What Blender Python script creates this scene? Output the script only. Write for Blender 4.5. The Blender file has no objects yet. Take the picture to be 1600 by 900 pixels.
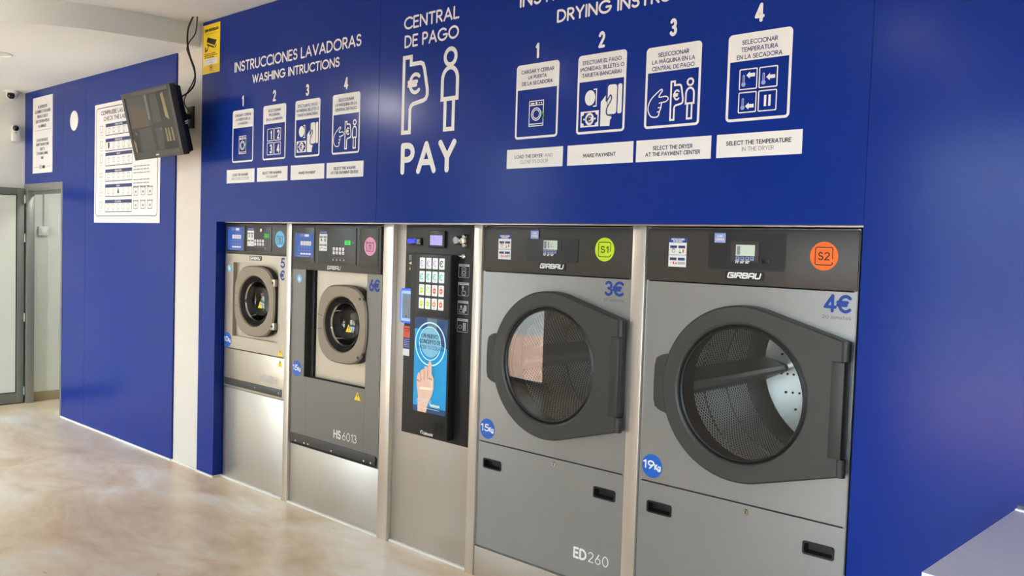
import bpy, bmesh, math, random
from mathutils import Vector, Matrix
random.seed(4)
PI = math.pi
scene = bpy.context.scene
COL = scene.collection

# ------------------------------------------------------------------ camera
cd = bpy.data.cameras.new('camera'); cam = bpy.data.objects.new('camera', cd); COL.objects.link(cam)
cd.sensor_width = 36.0; cd.lens = 1348.588 / 1600 * 36.0; cd.clip_start = .05
YAW, PITCH, ROLL = 0.7355349, -0.0459656, 0.0316666
fw = Vector((-math.sin(YAW)*math.cos(PITCH), math.cos(YAW)*math.cos(PITCH), math.sin(PITCH)))
r0 = Vector((math.cos(YAW), math.sin(YAW), 0)); u0 = r0.cross(fw)
rt = math.cos(ROLL)*r0 + math.sin(ROLL)*u0; up = rt.cross(fw)
cam.matrix_world = Matrix(((rt.x, up.x, -fw.x, 0), (rt.y, up.y, -fw.y, -2.92525), (rt.z, up.z, -fw.z, 1.59695), (0, 0, 0, 1)))
scene.camera = cam

# ------------------------------------------------------------------ light and exposure
scene.view_settings.view_transform = 'Standard'
scene.view_settings.look = 'None'
scene.view_settings.gamma = 1.0
scene.view_settings.exposure = 0.05
scene.view_settings.use_curve_mapping = False
SKY, SUN = 11.5, 54.0
world = bpy.data.worlds.new('daylight'); scene.world = world; world.use_nodes = True
bg = world.node_tree.nodes['Background']; bg.inputs[0].default_value = (.72, .87, 1, 1); bg.inputs[1].default_value = SKY
sl = bpy.data.lights.new('sun', 'SUN'); sl.energy = SUN; sl.angle = .01; sl.color = (1, .98, .95)
so = bpy.data.objects.new('sun', sl); COL.objects.link(so); so.rotation_euler = Vector((.16, .57, -.82)).to_track_quat('-Z', 'Y').to_euler()
YF = -4.3                                       # the shop front behind the camera
WINS = [(-8.75, -6.07, .05, 2.75), (-2.3, -.6, .0, 2.6), (-.4, 2.4, .45, 2.6)]   # x0,x1,z0,z1 of its glazed openings
for (a, b, c, d) in WINS:                       # daylight coming in through each opening
    al = bpy.data.lights.new('window_daylight', 'AREA'); al.shape = 'RECTANGLE'; al.size = b-a; al.size_y = d-c
    al.energy = 1; al.cycles.is_portal = True
    ao = bpy.data.objects.new('window_daylight', al); COL.objects.link(ao)
    ao.location = ((a+b)/2, YF-.05, (c+d)/2); ao.rotation_euler = (PI/2, 0, 0)
CEIL = 4.0                                     # added unseen ceiling lamps, watts each

# ------------------------------------------------------------------ materials
def lin(c): return c/12.92 if c <= .04045 else ((c+.055)/1.055)**2.4
def rgb(r, g, b): return (lin(r/255), lin(g/255), lin(b/255), 1)
MATS = {}
def mat(name, col, rough=.5, metal=0., spec=.5, emit=None, noise=.06, scale=30., bump=0., stretch=None, rvar=0., alpha_gloss=None, coat=0.):
    m = bpy.data.materials.new(name); m.use_nodes = True; nt = m.node_tree; N = nt.nodes; L = nt.links
    b = N['Principled BSDF']; c = rgb(*col)
    b.inputs['Roughness'].default_value = rough; b.inputs['Metallic'].default_value = metal
    b.inputs['Specular IOR Level'].default_value = spec; b.inputs['Coat Weight'].default_value = coat
    b.inputs['Coat Roughness'].default_value = .08
    tc = N.new('ShaderNodeTexCoord'); mp = N.new('ShaderNodeMapping'); nz = N.new('ShaderNodeTexNoise')
    L.new(tc.outputs['Object'], mp.inputs[0]); L.new(mp.outputs[0], nz.inputs['Vector'])
    if stretch: mp.inputs['Scale'].default_value = stretch
    nz.inputs['Scale'].default_value = scale; nz.inputs['Detail'].default_value = 4
    mx = N.new('ShaderNodeMix'); mx.data_type = 'RGBA'
    L.new(nz.outputs['Fac'], mx.inputs['Factor'])
    mx.inputs[6].default_value = (c[0]*(1-noise), c[1]*(1-noise), c[2]*(1-noise), 1)
    mx.inputs[7].default_value = (min(1, c[0]*(1+noise)), min(1, c[1]*(1+noise)), min(1, c[2]*(1+noise)), 1)
    L.new(mx.outputs[2], b.inputs['Base Color'])
    if rvar:
        mr = N.new('ShaderNodeMapRange'); mr.inputs[3].default_value = rough-rvar; mr.inputs[4].default_value = rough+rvar
        L.new(nz.outputs['Fac'], mr.inputs[0]); L.new(mr.outputs[0], b.inputs['Roughness'])
    if bump:
        bp = N.new('ShaderNodeBump'); bp.inputs['Strength'].default_value = bump; bp.inputs['Distance'].default_value = .002
        L.new(nz.outputs['Fac'], bp.inputs['Height']); L.new(bp.outputs[0], b.inputs['Normal'])
    if emit:
        L.new(mx.outputs[2], b.inputs['Emission Color']); b.inputs['Emission Strength'].default_value = emit
    MATS[name] = m; return m
def glass_mat(name, tint, refl=1.0, rough=0.0, ior=1.45):
    m = bpy.data.materials.new(name); m.use_nodes = True; nt = m.node_tree; N = nt.nodes; L = nt.links
    N.remove(N['Principled BSDF']); out = N['Material Output']
    t = N.new('ShaderNodeBsdfTransparent'); t.inputs[0].default_value = tint
    g = N.new('ShaderNodeBsdfGlossy'); g.inputs['Roughness'].default_value = rough
    f = N.new('ShaderNodeFresnel'); f.inputs[0].default_value = ior
    k = N.new('ShaderNodeMath'); k.operation = 'MULTIPLY'; k.inputs[1].default_value = refl
    s = N.new('ShaderNodeMixShader'); L.new(f.outputs[0], k.inputs[0]); L.new(k.outputs[0], s.inputs[0])
    L.new(t.outputs[0], s.inputs[1]); L.new(g.outputs[0], s.inputs[2]); L.new(s.outputs[0], out.inputs[0])
    MATS[name] = m

mat('blue_wall', (12, 44, 134), .2, spec=.2, noise=.03, scale=3, bump=.03)
mat('white_wall', (216, 209, 199), .8, noise=.03, scale=8, bump=.1)
mat('wall_paint', (238, 241, 232), .8, noise=.02, scale=6, bump=.05)
mat('white_ceiling', (238, 243, 241), .9, noise=.02, scale=5)
mat('stucco', (234, 237, 235), .9, noise=.06, scale=55, bump=.8)
mat('store_wall', (228, 234, 224), .7, noise=.04, scale=6)
mat('tan_tile', (172, 156, 122), .5, noise=.12, scale=14)
mat('vinyl_white', (230, 231, 229), .5, noise=.01)
mat('vinyl_blue', (40, 50, 115), .5, noise=.01)
mat('ink_grey', (135, 135, 140), .6, noise=.01)
mat('ink_light', (178, 178, 180), .6, noise=.01)
mat('ink_dark', (38, 42, 70), .6, noise=.01)
mat('ink_black', (22, 22, 24), .5, noise=.01)
mat('sticker_blue', (22, 92, 190), .4, noise=.02)
mat('ink_mid', (112, 114, 118), .6, noise=.01)
mat('price_blue', (8, 60, 146), .6, noise=.02)
mat('screen_blue', (28, 84, 178), .3, noise=.06, scale=12)
mat('sky_blue', (104, 186, 228), .4, noise=.02)
mat('pink', (226, 150, 186), .4, noise=.02)
mat('lime', (190, 225, 20), .4, noise=.02)
mat('orange', (248, 108, 8), .4, noise=.02)
mat('yellow', (248, 216, 10), .45, noise=.02)
mat('yellow_dim', (228, 190, 8), .45, noise=.02)
mat('green_led', (40, 190, 60), .4, emit=.6)
mat('green_ink', (50, 150, 40), .5)
mat('steel', (216, 208, 198), .32, metal=.8, noise=.05, scale=60, stretch=(1, 1, .04), bump=.04, rvar=.05)
mat('steel_plinth', (196, 190, 182), .36, metal=.75, noise=.04, scale=60, stretch=(1, 1, .05), rvar=.04)
mat('steel_warm', (186, 176, 161), .36, metal=.7, noise=.03, scale=60, stretch=(.04, 1, 1), rvar=.04)
mat('steel_dark', (120, 118, 114), .36, metal=.7, noise=.03, scale=60, stretch=(.04, 1, 1), rvar=.04)
mat('skin_grey', (158, 160, 160), .36, metal=.72, noise=.03, scale=80, stretch=(1, 1, .05), rvar=.04)
mat('chrome', (215, 208, 196), .15, metal=1., noise=.02)
mat('panel_dark', (54, 52, 48), .42, noise=.04, scale=90)
mat('panel_black', (34, 35, 37), .35, noise=.04)
mat('black', (20, 20, 20), .42, noise=.05)
mat('black_gloss', (10, 10, 11), .15, noise=.05)
mat('matt_black', (8, 8, 8), .8, noise=.05)
mat('door_dark', (56, 56, 53), .45, noise=.05, scale=200, bump=.02)
mat('door_side', (48, 48, 46), .5, noise=.05)
mat('ring_taupe', (138, 126, 108), .42, metal=.25, noise=.04, scale=60)
mat('rubber', (30, 31, 33), .35, noise=.08)
mat('lcd', (188, 206, 190), .3, emit=.12, noise=.04)
mat('lavender', (150, 165, 215), .4, noise=.02)
mat('white_plastic', (232, 232, 228), .4, noise=.02)
mat('alu', (150, 152, 148), .4, metal=.6, noise=.03)
mat('alu_dark', (134, 136, 132), .45, metal=.5, noise=.03)
mat('frosted', (226, 230, 220), .35, noise=.02, scale=4)
mat('brass', (190, 160, 90), .35, metal=.9)
mat('sealant', (225, 222, 214), .6, noise=.03)
mat('reader_glow', (120, 150, 255), .4, emit=1.1, noise=.04)
mat('reader_blue', (60, 95, 230), .4, emit=.5, noise=.04)
mat('led_blue', (30, 40, 255), .4, emit=1.5, noise=.1)
mat('tft', (150, 140, 200), .3, emit=.7, noise=.35, scale=25)
mat('reader_screen', (120, 135, 150), .25, emit=.15, noise=.15, scale=30)
mat('btn_white', (222, 232, 226), .3, emit=.35, noise=.02)
mat('purple', (180, 150, 205), .4, emit=.2); mat('teal', (60, 180, 190), .4, emit=.2)
mat('lime_btn', (190, 220, 60), .4, emit=.2); mat('red_btn', (225, 95, 75), .4, emit=.2); mat('red', (222, 78, 50), .45); mat('orange_btn', (226, 140, 100), .4, emit=.2)
mat('navy', (40, 55, 110), .45)
mat('poster_cyan', (0, 140, 196), .5, emit=.32, noise=.3, scale=5, stretch=(1, 1, .6))
mat('poster_deep', (12, 60, 110), .25, emit=.2, noise=.2, scale=9)
mat('poster_disc', (120, 180, 205), .25, emit=.3, noise=.1)
mat('poster_ring', (170, 220, 240), .25, emit=.4)
mat('poster_grey', (96, 118, 130), .25, emit=.2)
mat('skin_print', (214, 178, 158), .3, emit=.25, noise=.12, scale=30)
mat('skin_print_dark', (176, 128, 108), .3, emit=.2)
mat('skin_print_light', (240, 212, 190), .3, emit=.3)
mat('table_top', (206, 207, 218), .35, noise=.06, scale=25)
mat('pavers', (178, 138, 116), .8, noise=.15, scale=8)
mat('facade', (222, 220, 212), .8, noise=.06, scale=3)
mat('facade_glass', (80, 95, 105), .15, noise=.1)
mat('asphalt', (130, 130, 128), .85, noise=.1, scale=20)
mat('lamp_glow', (255, 244, 225), .5, emit=2.)
glass_mat('door_glass', (.95, .96, .96, 1), 2.0)
glass_mat('shop_glass', (.94, .96, .95, 1), 1.0)
glass_mat('screen_film', (.8, .8, .8, 1), .3, .12)
for nm_, c_ in (('feed_dim', (62, 60, 54)), ('feed_grey', (84, 84, 82)), ('feed_warm', (104, 90, 74)), ('feed_light', (136, 136, 134)), ('feed_tan', (168, 148, 108)), ('feed_dark', (48, 46, 42))): mat(nm_, c_, .4, emit=.16, noise=.12, scale=18)

def floor_mat():
    m = bpy.data.materials.new('microcement'); m.use_nodes = True; nt = m.node_tree; N = nt.nodes; L = nt.links
    b = N['Principled BSDF']; tc = N.new('ShaderNodeTexCoord'); mp = N.new('ShaderNodeMapping')
    mp.inputs['Rotation'].default_value = (0, 0, .5); mp.inputs['Scale'].default_value = (1, 1.9, 1)
    L.new(tc.outputs['Object'], mp.inputs[0])
    n1 = N.new('ShaderNodeTexNoise'); n1.inputs['Scale'].default_value = 1.3; n1.inputs['Detail'].default_value = 7; n1.inputs['Roughness'].default_value = .62; n1.inputs['Distortion'].default_value = .6
    n2 = N.new('ShaderNodeTexNoise'); n2.inputs['Scale'].default_value = 9; n2.inputs['Detail'].default_value = 6
    L.new(mp.outputs[0], n1.inputs['Vector']); L.new(mp.outputs[0], n2.inputs['Vector'])
    r = N.new('ShaderNodeValToRGB'); e = r.color_ramp.elements
    e[0].position = .34; e[0].color = rgb(206, 179, 148); e[1].position = .66; e[1].color = rgb(236, 230, 220)
    k = e.new(.5); k.color = rgb(224, 206, 180)
    L.new(n1.outputs['Fac'], r.inputs[0])
    mx = N.new('ShaderNodeMix'); mx.data_type = 'RGBA'; mx.blend_type = 'SOFT_LIGHT'; mx.inputs[0].default_value = .35
    L.new(r.outputs[0], mx.inputs[6]); L.new(n2.outputs['Fac'], mx.inputs[7]); L.new(mx.outputs[2], b.inputs['Base Color'])
    mr = N.new('ShaderNodeMapRange'); mr.inputs[3].default_value = .22; mr.inputs[4].default_value = .42
    L.new(n2.outputs['Fac'], mr.inputs[0]); L.new(mr.outputs[0], b.inputs['Roughness'])
    bp = N.new('ShaderNodeBump'); bp.inputs['Strength'].default_value = .05; bp.inputs['Distance'].default_value = .004
    L.new(n1.outputs['Fac'], bp.inputs['Height']); L.new(bp.outputs[0], b.inputs['Normal'])
    MATS['microcement'] = m
floor_mat()
def drum_mat():                                  # stainless drum, UV = (arc length, depth) in metres, rows of small holes
    m = bpy.data.materials.new('drum_steel'); m.use_nodes = True; nt = m.node_tree; N = nt.nodes; L = nt.links
    b = N['Principled BSDF']; b.inputs['Metallic'].default_value = .9; b.inputs['Roughness'].default_value = .34
    tc = N.new('ShaderNodeTexCoord'); vo = N.new('ShaderNodeTexVoronoi'); vo.inputs['Scale'].default_value = 66; vo.inputs['Randomness'].default_value = 0
    mp = N.new('ShaderNodeMapping'); mp.inputs['Rotation'].default_value = (0, 0, PI/4)
    L.new(tc.outputs['UV'], mp.inputs[0]); L.new(mp.outputs[0], vo.inputs['Vector'])
    r = N.new('ShaderNodeValToRGB'); e = r.color_ramp.elements
    e[0].position = .26; e[0].color = rgb(24, 24, 24); e[1].position = .36; e[1].color = rgb(226, 224, 220)
    L.new(vo.outputs['Distance'], r.inputs[0]); L.new(r.outputs[0], b.inputs['Base Color'])
    bp = N.new('ShaderNodeBump'); bp.inputs['Strength'].default_value = .15; bp.inputs['Distance'].default_value = .002
    L.new(vo.outputs['Distance'], bp.inputs['Height']); L.new(bp.outputs[0], b.inputs['Normal'])
    MATS['drum_steel'] = m
drum_mat()
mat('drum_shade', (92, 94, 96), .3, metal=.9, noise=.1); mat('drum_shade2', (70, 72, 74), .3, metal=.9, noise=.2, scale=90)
mat('lifter_steel', (190, 190, 186), .4, metal=.85, noise=.05)
mat('drum_plain', (205, 203, 198), .2, metal=1., noise=.04)

# ------------------------------------------------------------------ mesh builder
def arc(cx, cy, rx, ry, a0, a1, n=12):
    return [(cx+rx*math.cos(math.radians(a0+(a1-a0)*i/n)), cy+ry*math.sin(math.radians(a0+(a1-a0)*i/n))) for i in range(n+1)]
def rr(x0, x1, z0, z1, r, n=5):
    return arc(x1-r, z1-r, r, r, 0, 90, n)+arc(x0+r, z1-r, r, r, 90, 180, n)+arc(x0+r, z0+r, r, r, 180, 270, n)+arc(x1-r, z0+r, r, r, 270, 360, n)
def circ(cx, cz, r, n=32, rz=None):
    rz = rz or r
    return [(cx+r*math.cos(2*PI*i/n), cz+rz*math.sin(2*PI*i/n)) for i in range(n)]
class MB:
    def __init__(self, m=None): self.bm = bmesh.new(); self.mats = []; self.cur = 0; self.uv = None; self.k = 0; self.m(m) if m else None
    def m(self, name):
        if name not in self.mats: self.mats.append(name)
        self.cur = self.mats.index(name); return self
    def f(self, vs, smooth=False):
        try: fc = self.bm.faces.new(vs)
        except ValueError: return None
        fc.material_index = self.cur; fc.smooth = smooth; return fc
    def v(self, *p): return self.bm.verts.new(p)
    def box(self, x0, x1, y0, y1, z0, z1, bev=0.):
        vs = [self.v(x, y, z) for z in (z0, z1) for y in (y0, y1) for x in (x0, x1)]
        fs = [self.f([vs[i] for i in q]) for q in ((0, 2, 3, 1), (4, 5, 7, 6), (0, 1, 5, 4), (2, 6, 7, 3), (0, 4, 6, 2), (1, 3, 7, 5))]
        if bev:
            es = list({e for fc in fs for e in fc.edges})
            r = bmesh.ops.bevel(self.bm, geom=es, offset=bev, segments=2, profile=.5, affect='EDGES')
            for fc in r['faces']: fc.material_index = self.cur
        return self
    def face(self, pts, y):                       # flat polygon in the wall plane, facing the room (-y)
        a = sum(pts[i-1][0]*pts[i][1]-pts[i][0]*pts[i-1][1] for i in range(len(pts)))
        if a < 0: pts = pts[::-1]
        self.f([self.v(x, y, z) for x, z in pts]); return self
    def rect(self, x0, x1, z0, z1, y): return self.face([(x0, z0), (x1, z0), (x1, z1), (x0, z1)], y)
    def disc(self, cx, cz, r, y, n=32, rz=None): return self.face(circ(cx, cz, r, n, rz), y)
    def prism(self, pts, y0, y1, bev=0.):         # front at y0 (nearer the room), back at y1
        a = sum(pts[i-1][0]*pts[i][1]-pts[i][0]*pts[i-1][1] for i in range(len(pts)))
        if a < 0: pts = pts[::-1]
        A = [self.v(x, y0, z) for x, z in pts]; B = [self.v(x, y1, z) for x, z in pts]; n = len(pts)
        ff = self.f(A); self.f(B[::-1])
        for i in range(n): self.f([A[i], B[i], B[(i+1) % n], A[(i+1) % n]])
        if bev and ff:
            r = bmesh.ops.bevel(self.bm, geom=list(ff.edges), offset=bev, segments=2, profile=.5, affect='EDGES')
            for fc in r['faces']: fc.material_index = self.cur
        return self
    def loops(self, L, close_end=False, smooth=True):     # skin a list of equal-count 3D loops (each a closed ring)
        R = [[self.v(*p) for p in l] for l in L]; n = len(R[0])
        for a, b in zip(R, R[1:]):
            for i in range(n): self.f([a[i], b[i], b[(i+1) % n], a[(i+1) % n]], smooth)
        if close_end: self.f(R[-1][::-1])
        return self
    def ringplate(self, outer, inner, y):
        return self.loops([[(x, y, z) for x, z in outer], [(x, y, z) for x, z in inner]], smooth=False)
    def lathe(self, cx, cz, prof, n=48, sx=1., sz=1., cap0=False, cap1=False):   # profile of (radius, y) about the y axis
        R = []
        for r, y in prof: R.append([self.v(cx+r*sx*math.cos(2*PI*i/n), y, cz+r*sz*math.sin(2*PI*i/n)) for i in range(n)])
        for a, b in zip(R, R[1:]):
            for i in range(n): self.f([a[i], b[i], b[(i+1) % n], a[(i+1) % n]], True)
        if cap0: self.f(R[0])
        if cap1: self.f(R[-1][::-1])
        return self
    def tube(self, pts, r, n=8):
        P = [Vector(p) for p in pts]; R = []; ref = Vector((.3, .2, 1)).normalized()
        for i, p in enumerate(P):
            t = (P[min(i+1, len(P)-1)]-P[max(i-1, 0)]).normalized()
            a = t.cross(ref)
            if a.length < .05: a = t.cross(Vector((1, 0, 0)))
            a.normalize(); b = t.cross(a)
            R.append([self.bm.verts.new(p+r*(a*math.cos(2*PI*k/n)+b*math.sin(2*PI*k/n))) for k in range(n)])
        for a, b in zip(R, R[1:]):
            for i in range(n): self.f([a[i], a[(i+1) % n], b[(i+1) % n], b[i]], True)
        self.f(R[0]); self.f(R[-1][::-1]); return self
    def stroke(self, pts, w, y, closed=False, cap=True):  # ribbon of width w in the wall plane
        self.k += 1; y -= 2.5e-5*(self.k % 9)
        P = []
        for p in pts:
            if not P or math.hypot(p[0]-P[-1][0], p[1]-P[-1][1]) > 1e-6: P.append(p)
        n = len(P)
        if closed and math.hypot(P[0][0]-P[-1][0], P[0][1]-P[-1][1]) < 1e-6: P.pop(); n -= 1
        if n < 2: return self
        Lf, Rt = [], []
        for i in range(n):
            a = P[i-1] if (closed or i > 0) else None; b = P[(i+1) % n] if (closed or i < n-1) else None
            def nrm(p, q):
                d = math.hypot(q[0]-p[0], q[1]-p[1]); return (-(q[1]-p[1])/d, (q[0]-p[0])/d)
            if a and b:
                n1, n2 = nrm(a, P[i]), nrm(P[i], b); sx, sz = n1[0]+n2[0], n1[1]+n2[1]; l = math.hypot(sx, sz) or 1e-6
                k = min(2/(l), 1.8)/l if l > 1e-5 else 0
                nx, nz = sx*k, sz*k
            else: nx, nz = nrm(a, P[i]) if a else nrm(P[i], b)
            Lf.append((P[i][0]+nx*w/2, P[i][1]+nz*w/2)); Rt.append((P[i][0]-nx*w/2, P[i][1]-nz*w/2))
        A = [self.v(x, y, z) for x, z in Lf]; B = [self.v(x, y, z) for x, z in Rt]
        for i in range(n if closed else n-1):
            j = (i+1) % n; self.f([A[i], B[i], B[j], A[j]])
        if cap and not closed:
            for e, o in ((P[0], P[1]), (P[-1], P[-2])):
                t = math.atan2(e[1]-o[1], e[0]-o[0])
                self.face([(e[0]+w/2*math.cos(t-PI/2+PI*k/6), e[1]+w/2*math.sin(t-PI/2+PI*k/6)) for k in range(7)], y-1.2e-5)
        return self
    def text(self, s, x0, z0, h, w, y, x1=None, center=None, skew=0., gap=.24, wide=1., font=None, word=None):
        font = font or FONT; items = []; cx = 0.; wi = 0
        for ch in s:
            if ch == ' ': cx += .42; wi += 1; continue
            adv, st = font.get(ch) or font.get(ch.upper()) or (.5, [])
            cx += adv+gap
            if word is None or word == wi: items.append((cx-adv-gap, st))
        tot = max(cx-gap, .01)
        sx = (x1-x0)/tot if x1 is not None else h*wide
        if center is not None: x0 = center-tot*sx/2
        for ox, st in items:
            for pl in st: self.stroke([(x0+(ox+p[0])*sx+skew*h*p[1], z0+h*p[1]) for p in pl], w, y)
        return self

# single-line geometric capitals, cap height 1
A_ = arc
FONT = {
 'A': (.78, [[(0, 0), (.39, 1)], [(.39, 1), (.78, 0)], [(.13, .32), (.65, .32)]]),
 'B': (.56, [[(0, 0), (0, 1)], [(0, 1), (.28, 1)]+A_(.28, .76, .24, .24, 90, -90, 8)+[(0, .52)], [(0, .52), (.29, .52)]+A_(.29, .26, .27, .26, 90, -90, 8)+[(0, 0)]]),
 'C': (.80, [A_(.5, .5, .5, .5, 48, 312, 18)]), 'D': (.72, [[(0, 0), (0, 1)], [(0, 1), (.22, 1)]+A_(.22, .5, .5, .5, 90, -90, 12)+[(0, 0)]]),
 'E': (.5, [[(.5, 1), (0, 1)], [(0, 1), (0, 0)], [(0, 0), (.5, 0)], [(0, .52), (.44, .52)]]), 'F': (.48, [[(.48, 1), (0, 1)], [(0, 1), (0, 0)], [(0, .5), (.42, .5)]]),
 'G': (.96, [A_(.5, .5, .5, .5, 46, 352, 20)+[(.97, .47)], [(.97, .47), (.6, .47)]]), 'H': (.68, [[(0, 0), (0, 1)], [(.68, 0), (.68, 1)], [(0, .52), (.68, .52)]]),
 'I': (.02, [[(.01, 0), (.01, 1)]]), 'J': (.36, [[(.36, 1), (.36, .22)]+A_(.18, .22, .18, .22, 0, -150, 8)]),
 'K': (.58, [[(0, 0), (0, 1)], [(.54, 1), (.02, .48)], [(.14, .58), (.58, 0)]]), 'L': (.46, [[(0, 1), (0, 0)], [(0, 0), (.46, 0)]]),
 'M': (.88, [[(0, 0), (.1, 1)], [(.1, 1), (.44, .25)], [(.44, .25), (.78, 1)], [(.78, 1), (.88, 0)]]), 'N': (.7, [[(0, 0), (0, 1)], [(0, 1), (.7, 0)], [(.7, 0), (.7, 1)]]),
 'O': (1.0, [A_(.5, .5, .5, .5, 0, 360, 26)]), 'P': (.52, [[(0, 0), (0, 1)], [(0, 1), (.25, 1)]+A_(.25, .73, .27, .27, 90, -90, 8)+[(0, .46)]]),
 'Q': (1.0, [A_(.5, .5, .5, .5, 0, 360, 26), [(.6, .28), (.98, -.04)]]), 'R': (.55, [[(0, 0), (0, 1)], [(0, 1), (.25, 1)]+A_(.25, .74, .26, .26, 90, -90, 8)+[(0, .48)], [(.22, .48), (.55, 0)]]),
 'S': (.52, [A_(.26, .75, .23, .25, 30, 255, 10)+A_(.26, .26, .26, .26, 72, -155, 12)]), 'T': (.6, [[(0, 1), (.6, 1)], [(.3, 1), (.3, 0)]]),
 'U': (.66, [[(0, 1), (0, .33)]+A_(.33, .33, .33, .33, 180, 360, 12)+[(.66, 1)]]), 'V': (.74, [[(0, 1), (.37, 0)], [(.37, 0), (.74, 1)]]),
 'W': (1.06, [[(0, 1), (.27, 0)], [(.27, 0), (.53, .92)], [(.53, .92), (.79, 0)], [(.79, 0), (1.06, 1)]]), 'X': (.62, [[(0, 0), (.62, 1)], [(0, 1), (.62, 0)]]),
 'Y': (.66, [[(0, 1), (.33, .46)], [(.66, 1), (.33, .46)], [(.33, .46), (.33, 0)]]), 'Z': (.6, [[(0, 1), (.6, 1)], [(.6, 1), (0, 0)], [(0, 0), (.6, 0)]]),
 '0': (.62, [A_(.31, .5, .31, .5, 0, 360, 22)]), '1': (.22, [[(0, .8), (.2, 1)], [(.2, 1), (.2, 0)]]),
 '2': (.54, [A_(.27, .73, .26, .27, 165, -30, 12)+[(0, 0)], [(0, 0), (.54, 0)]]), '3': (.52, [A_(.24, .75, .23, .25, 150, -90, 10), A_(.24, .26, .27, .26, 90, -150, 12)]),
 '4': (.64, [[(.46, 0), (.46, 1)], [(.46, 1), (0, .26)], [(0, .26), (.64, .26)]]), '5': (.52, [[(.48, 1), (.12, 1)], [(.12, 1), (.06, .56)]+A_(.24, .3, .28, .3, 125, -150, 12)]),
 '6': (.56, [A_(.28, .29, .28, .29, 0, 360, 18), [(.03, .38), (.4, 1)]]), '8': (.54, [A_(.27, .76, .22, .24, 0, 360, 14), A_(.27, .27, .27, .27, 0, 360, 16)]),
 '7': (.54, [[(0, 1), (.54, 1)], [(.54, 1), (.16, 0)]]), '9': (.56, [A_(.28, .71, .28, .29, 0, 360, 18), [(.53, .62), (.16, 0)]]),
 '€': (.78, [A_(.46, .5, .40, .5, 48, 312, 16), [(-.04, .6), (.56, .6)], [(-.04, .41), (.5, .41)]]),
 '(': (.18, [A_(.5, .45, .5, .72, 140, 220, 8)]), ')': (.18, [A_(-.32, .45, .5, .72, 40, -40, 8)]), ',': (.08, [[(.06, .05), (0, -.16)]]), '.': (.06, [[(.02, 0), (.04, .02)]]),
 'Á': (.78, [[(0, 0), (.39, 1)], [(.39, 1), (.78, 0)], [(.13, .32), (.65, .32)], [(.36, 1.16), (.5, 1.32)]]),
 'º': (.2, [A_(.1, .88, .1, .12, 0, 360, 10)]),
 'm': (.8, [[(0, 0), (0, .66)], [(0, .45)]+A_(.2, .45, .2, .21, 180, 0, 8)+[(.4, 0)], [(.4, .45)]+A_(.6, .45, .2, .21, 180, 0, 8)+[(.8, 0)]]),
 'i': (.02, [[(.01, 0), (.01, .66)], [(.01, .9), (.01, .92)]]), 'n': (.42, [[(0, 0), (0, .66)], [(0, .45)]+A_(.21, .45, .21, .21, 180, 0, 8)+[(.42, 0)]]),
 'u': (.42, [[(0, .66), (0, .21)]+A_(.21, .21, .21, .21, 180, 360, 8)+[(.42, .66)]]), 't': (.3, [[(.14, .95), (.14, 0)], [(0, .66), (.3, .66)]]),
 'o': (.58, [A_(.29, .33, .29, .33, 0, 360, 16)]), 's': (.34, [A_(.17, .5, .16, .16, 40, 250, 8)+A_(.17, .17, .17, .17, 70, -150, 8)]),
 'g': (.52, [A_(.26, .33, .26, .33, 0, 360, 16), [(.52, .66), (.52, -.08)]+A_(.26, -.08, .26, .2, 0, -150, 8)]),
 'r': (.26, [[(0, 0), (0, .66)], [(0, .45)]+A_(.2, .45, .2, .21, 180, 70, 6)]), 'e': (.54, [[(0, .34), (.54, .34)]+A_(.27, .33, .27, .33, 2, 310, 14)]),
}
# squared slanted capitals of the machine maker's badge
LOGO = {
 'G': (.8, [[(.8, 1), (.1, 1), (0, .9), (0, .1), (.1, 0), (.8, 0), (.8, .5), (.42, .5)]]), 'I': (.06, [[(.03, 0), (.03, 1)]]),
 'R': (.74, [[(0, 0), (0, 1), (.64, 1), (.74, .9), (.74, .56), (.64, .46), (0, .46)], [(.4, .46), (.74, 0)]]),
 'B': (.74, [[(0, 0), (0, 1), (.62, 1), (.7, .9), (.7, .62), (.6, .52), (0, .52)], [(.6, .52), (.74, .42), (.74, .1), (.64, 0), (0, 0)]]),
 'A': (.74, [[(0, 0), (0, .9), (.1, 1), (.64, 1), (.74, .9), (.74, 0)], [(0, .4), (.74, .4)]]),
 'U': (.74, [[(0, 1), (0, .1), (.1, 0), (.64, 0), (.74, .1), (.74, 1)]]),
}

# ------------------------------------------------------------------ scene objects
ORG = {}
def obj(name, mb, parent=None, label=None, kind=None, sharp=35):
    me = bpy.data.meshes.new(name)
    if parent is not None: bmesh.ops.translate(mb.bm, vec=-ORG[parent.name], verts=mb.bm.verts)
    mb.bm.to_mesh(me); mb.bm.free()
    for m in mb.mats: me.materials.append(MATS[m])
    me.set_sharp_from_angle(angle=math.radians(sharp))
    o = bpy.data.objects.new(name, me); COL.objects.link(o)
    if parent is not None: o.parent = parent; ORG[o.name] = ORG[parent.name]
    else: ORG[o.name] = Vector((0, 0, 0))
    if label: o['label'] = label
    if kind: o['kind'] = kind
    return o
def thing(name, label, cat, loc, group=None):
    o = bpy.data.objects.new(name, None); COL.objects.link(o); o.location = loc; o.empty_display_size = .1
    ORG[o.name] = Vector(loc); o['label'] = label; o['category'] = cat
    if group: o['group'] = group
    return o
def solo(name, mb, label, cat, group=None):
    o = obj(name, mb); o['label'] = label; o['category'] = cat
    if group: o['group'] = group
    return o
def struct(name, mb): return obj(name, mb, kind='structure')

# ------------------------------------------------------------------ the room
ZC, ZL, XL, XR = 3.045, 2.89, -8.82, 2.6
struct('floor', MB('microcement').box(XL-.1, XR, YF-.1, 2.2, -.06, 0))
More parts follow.
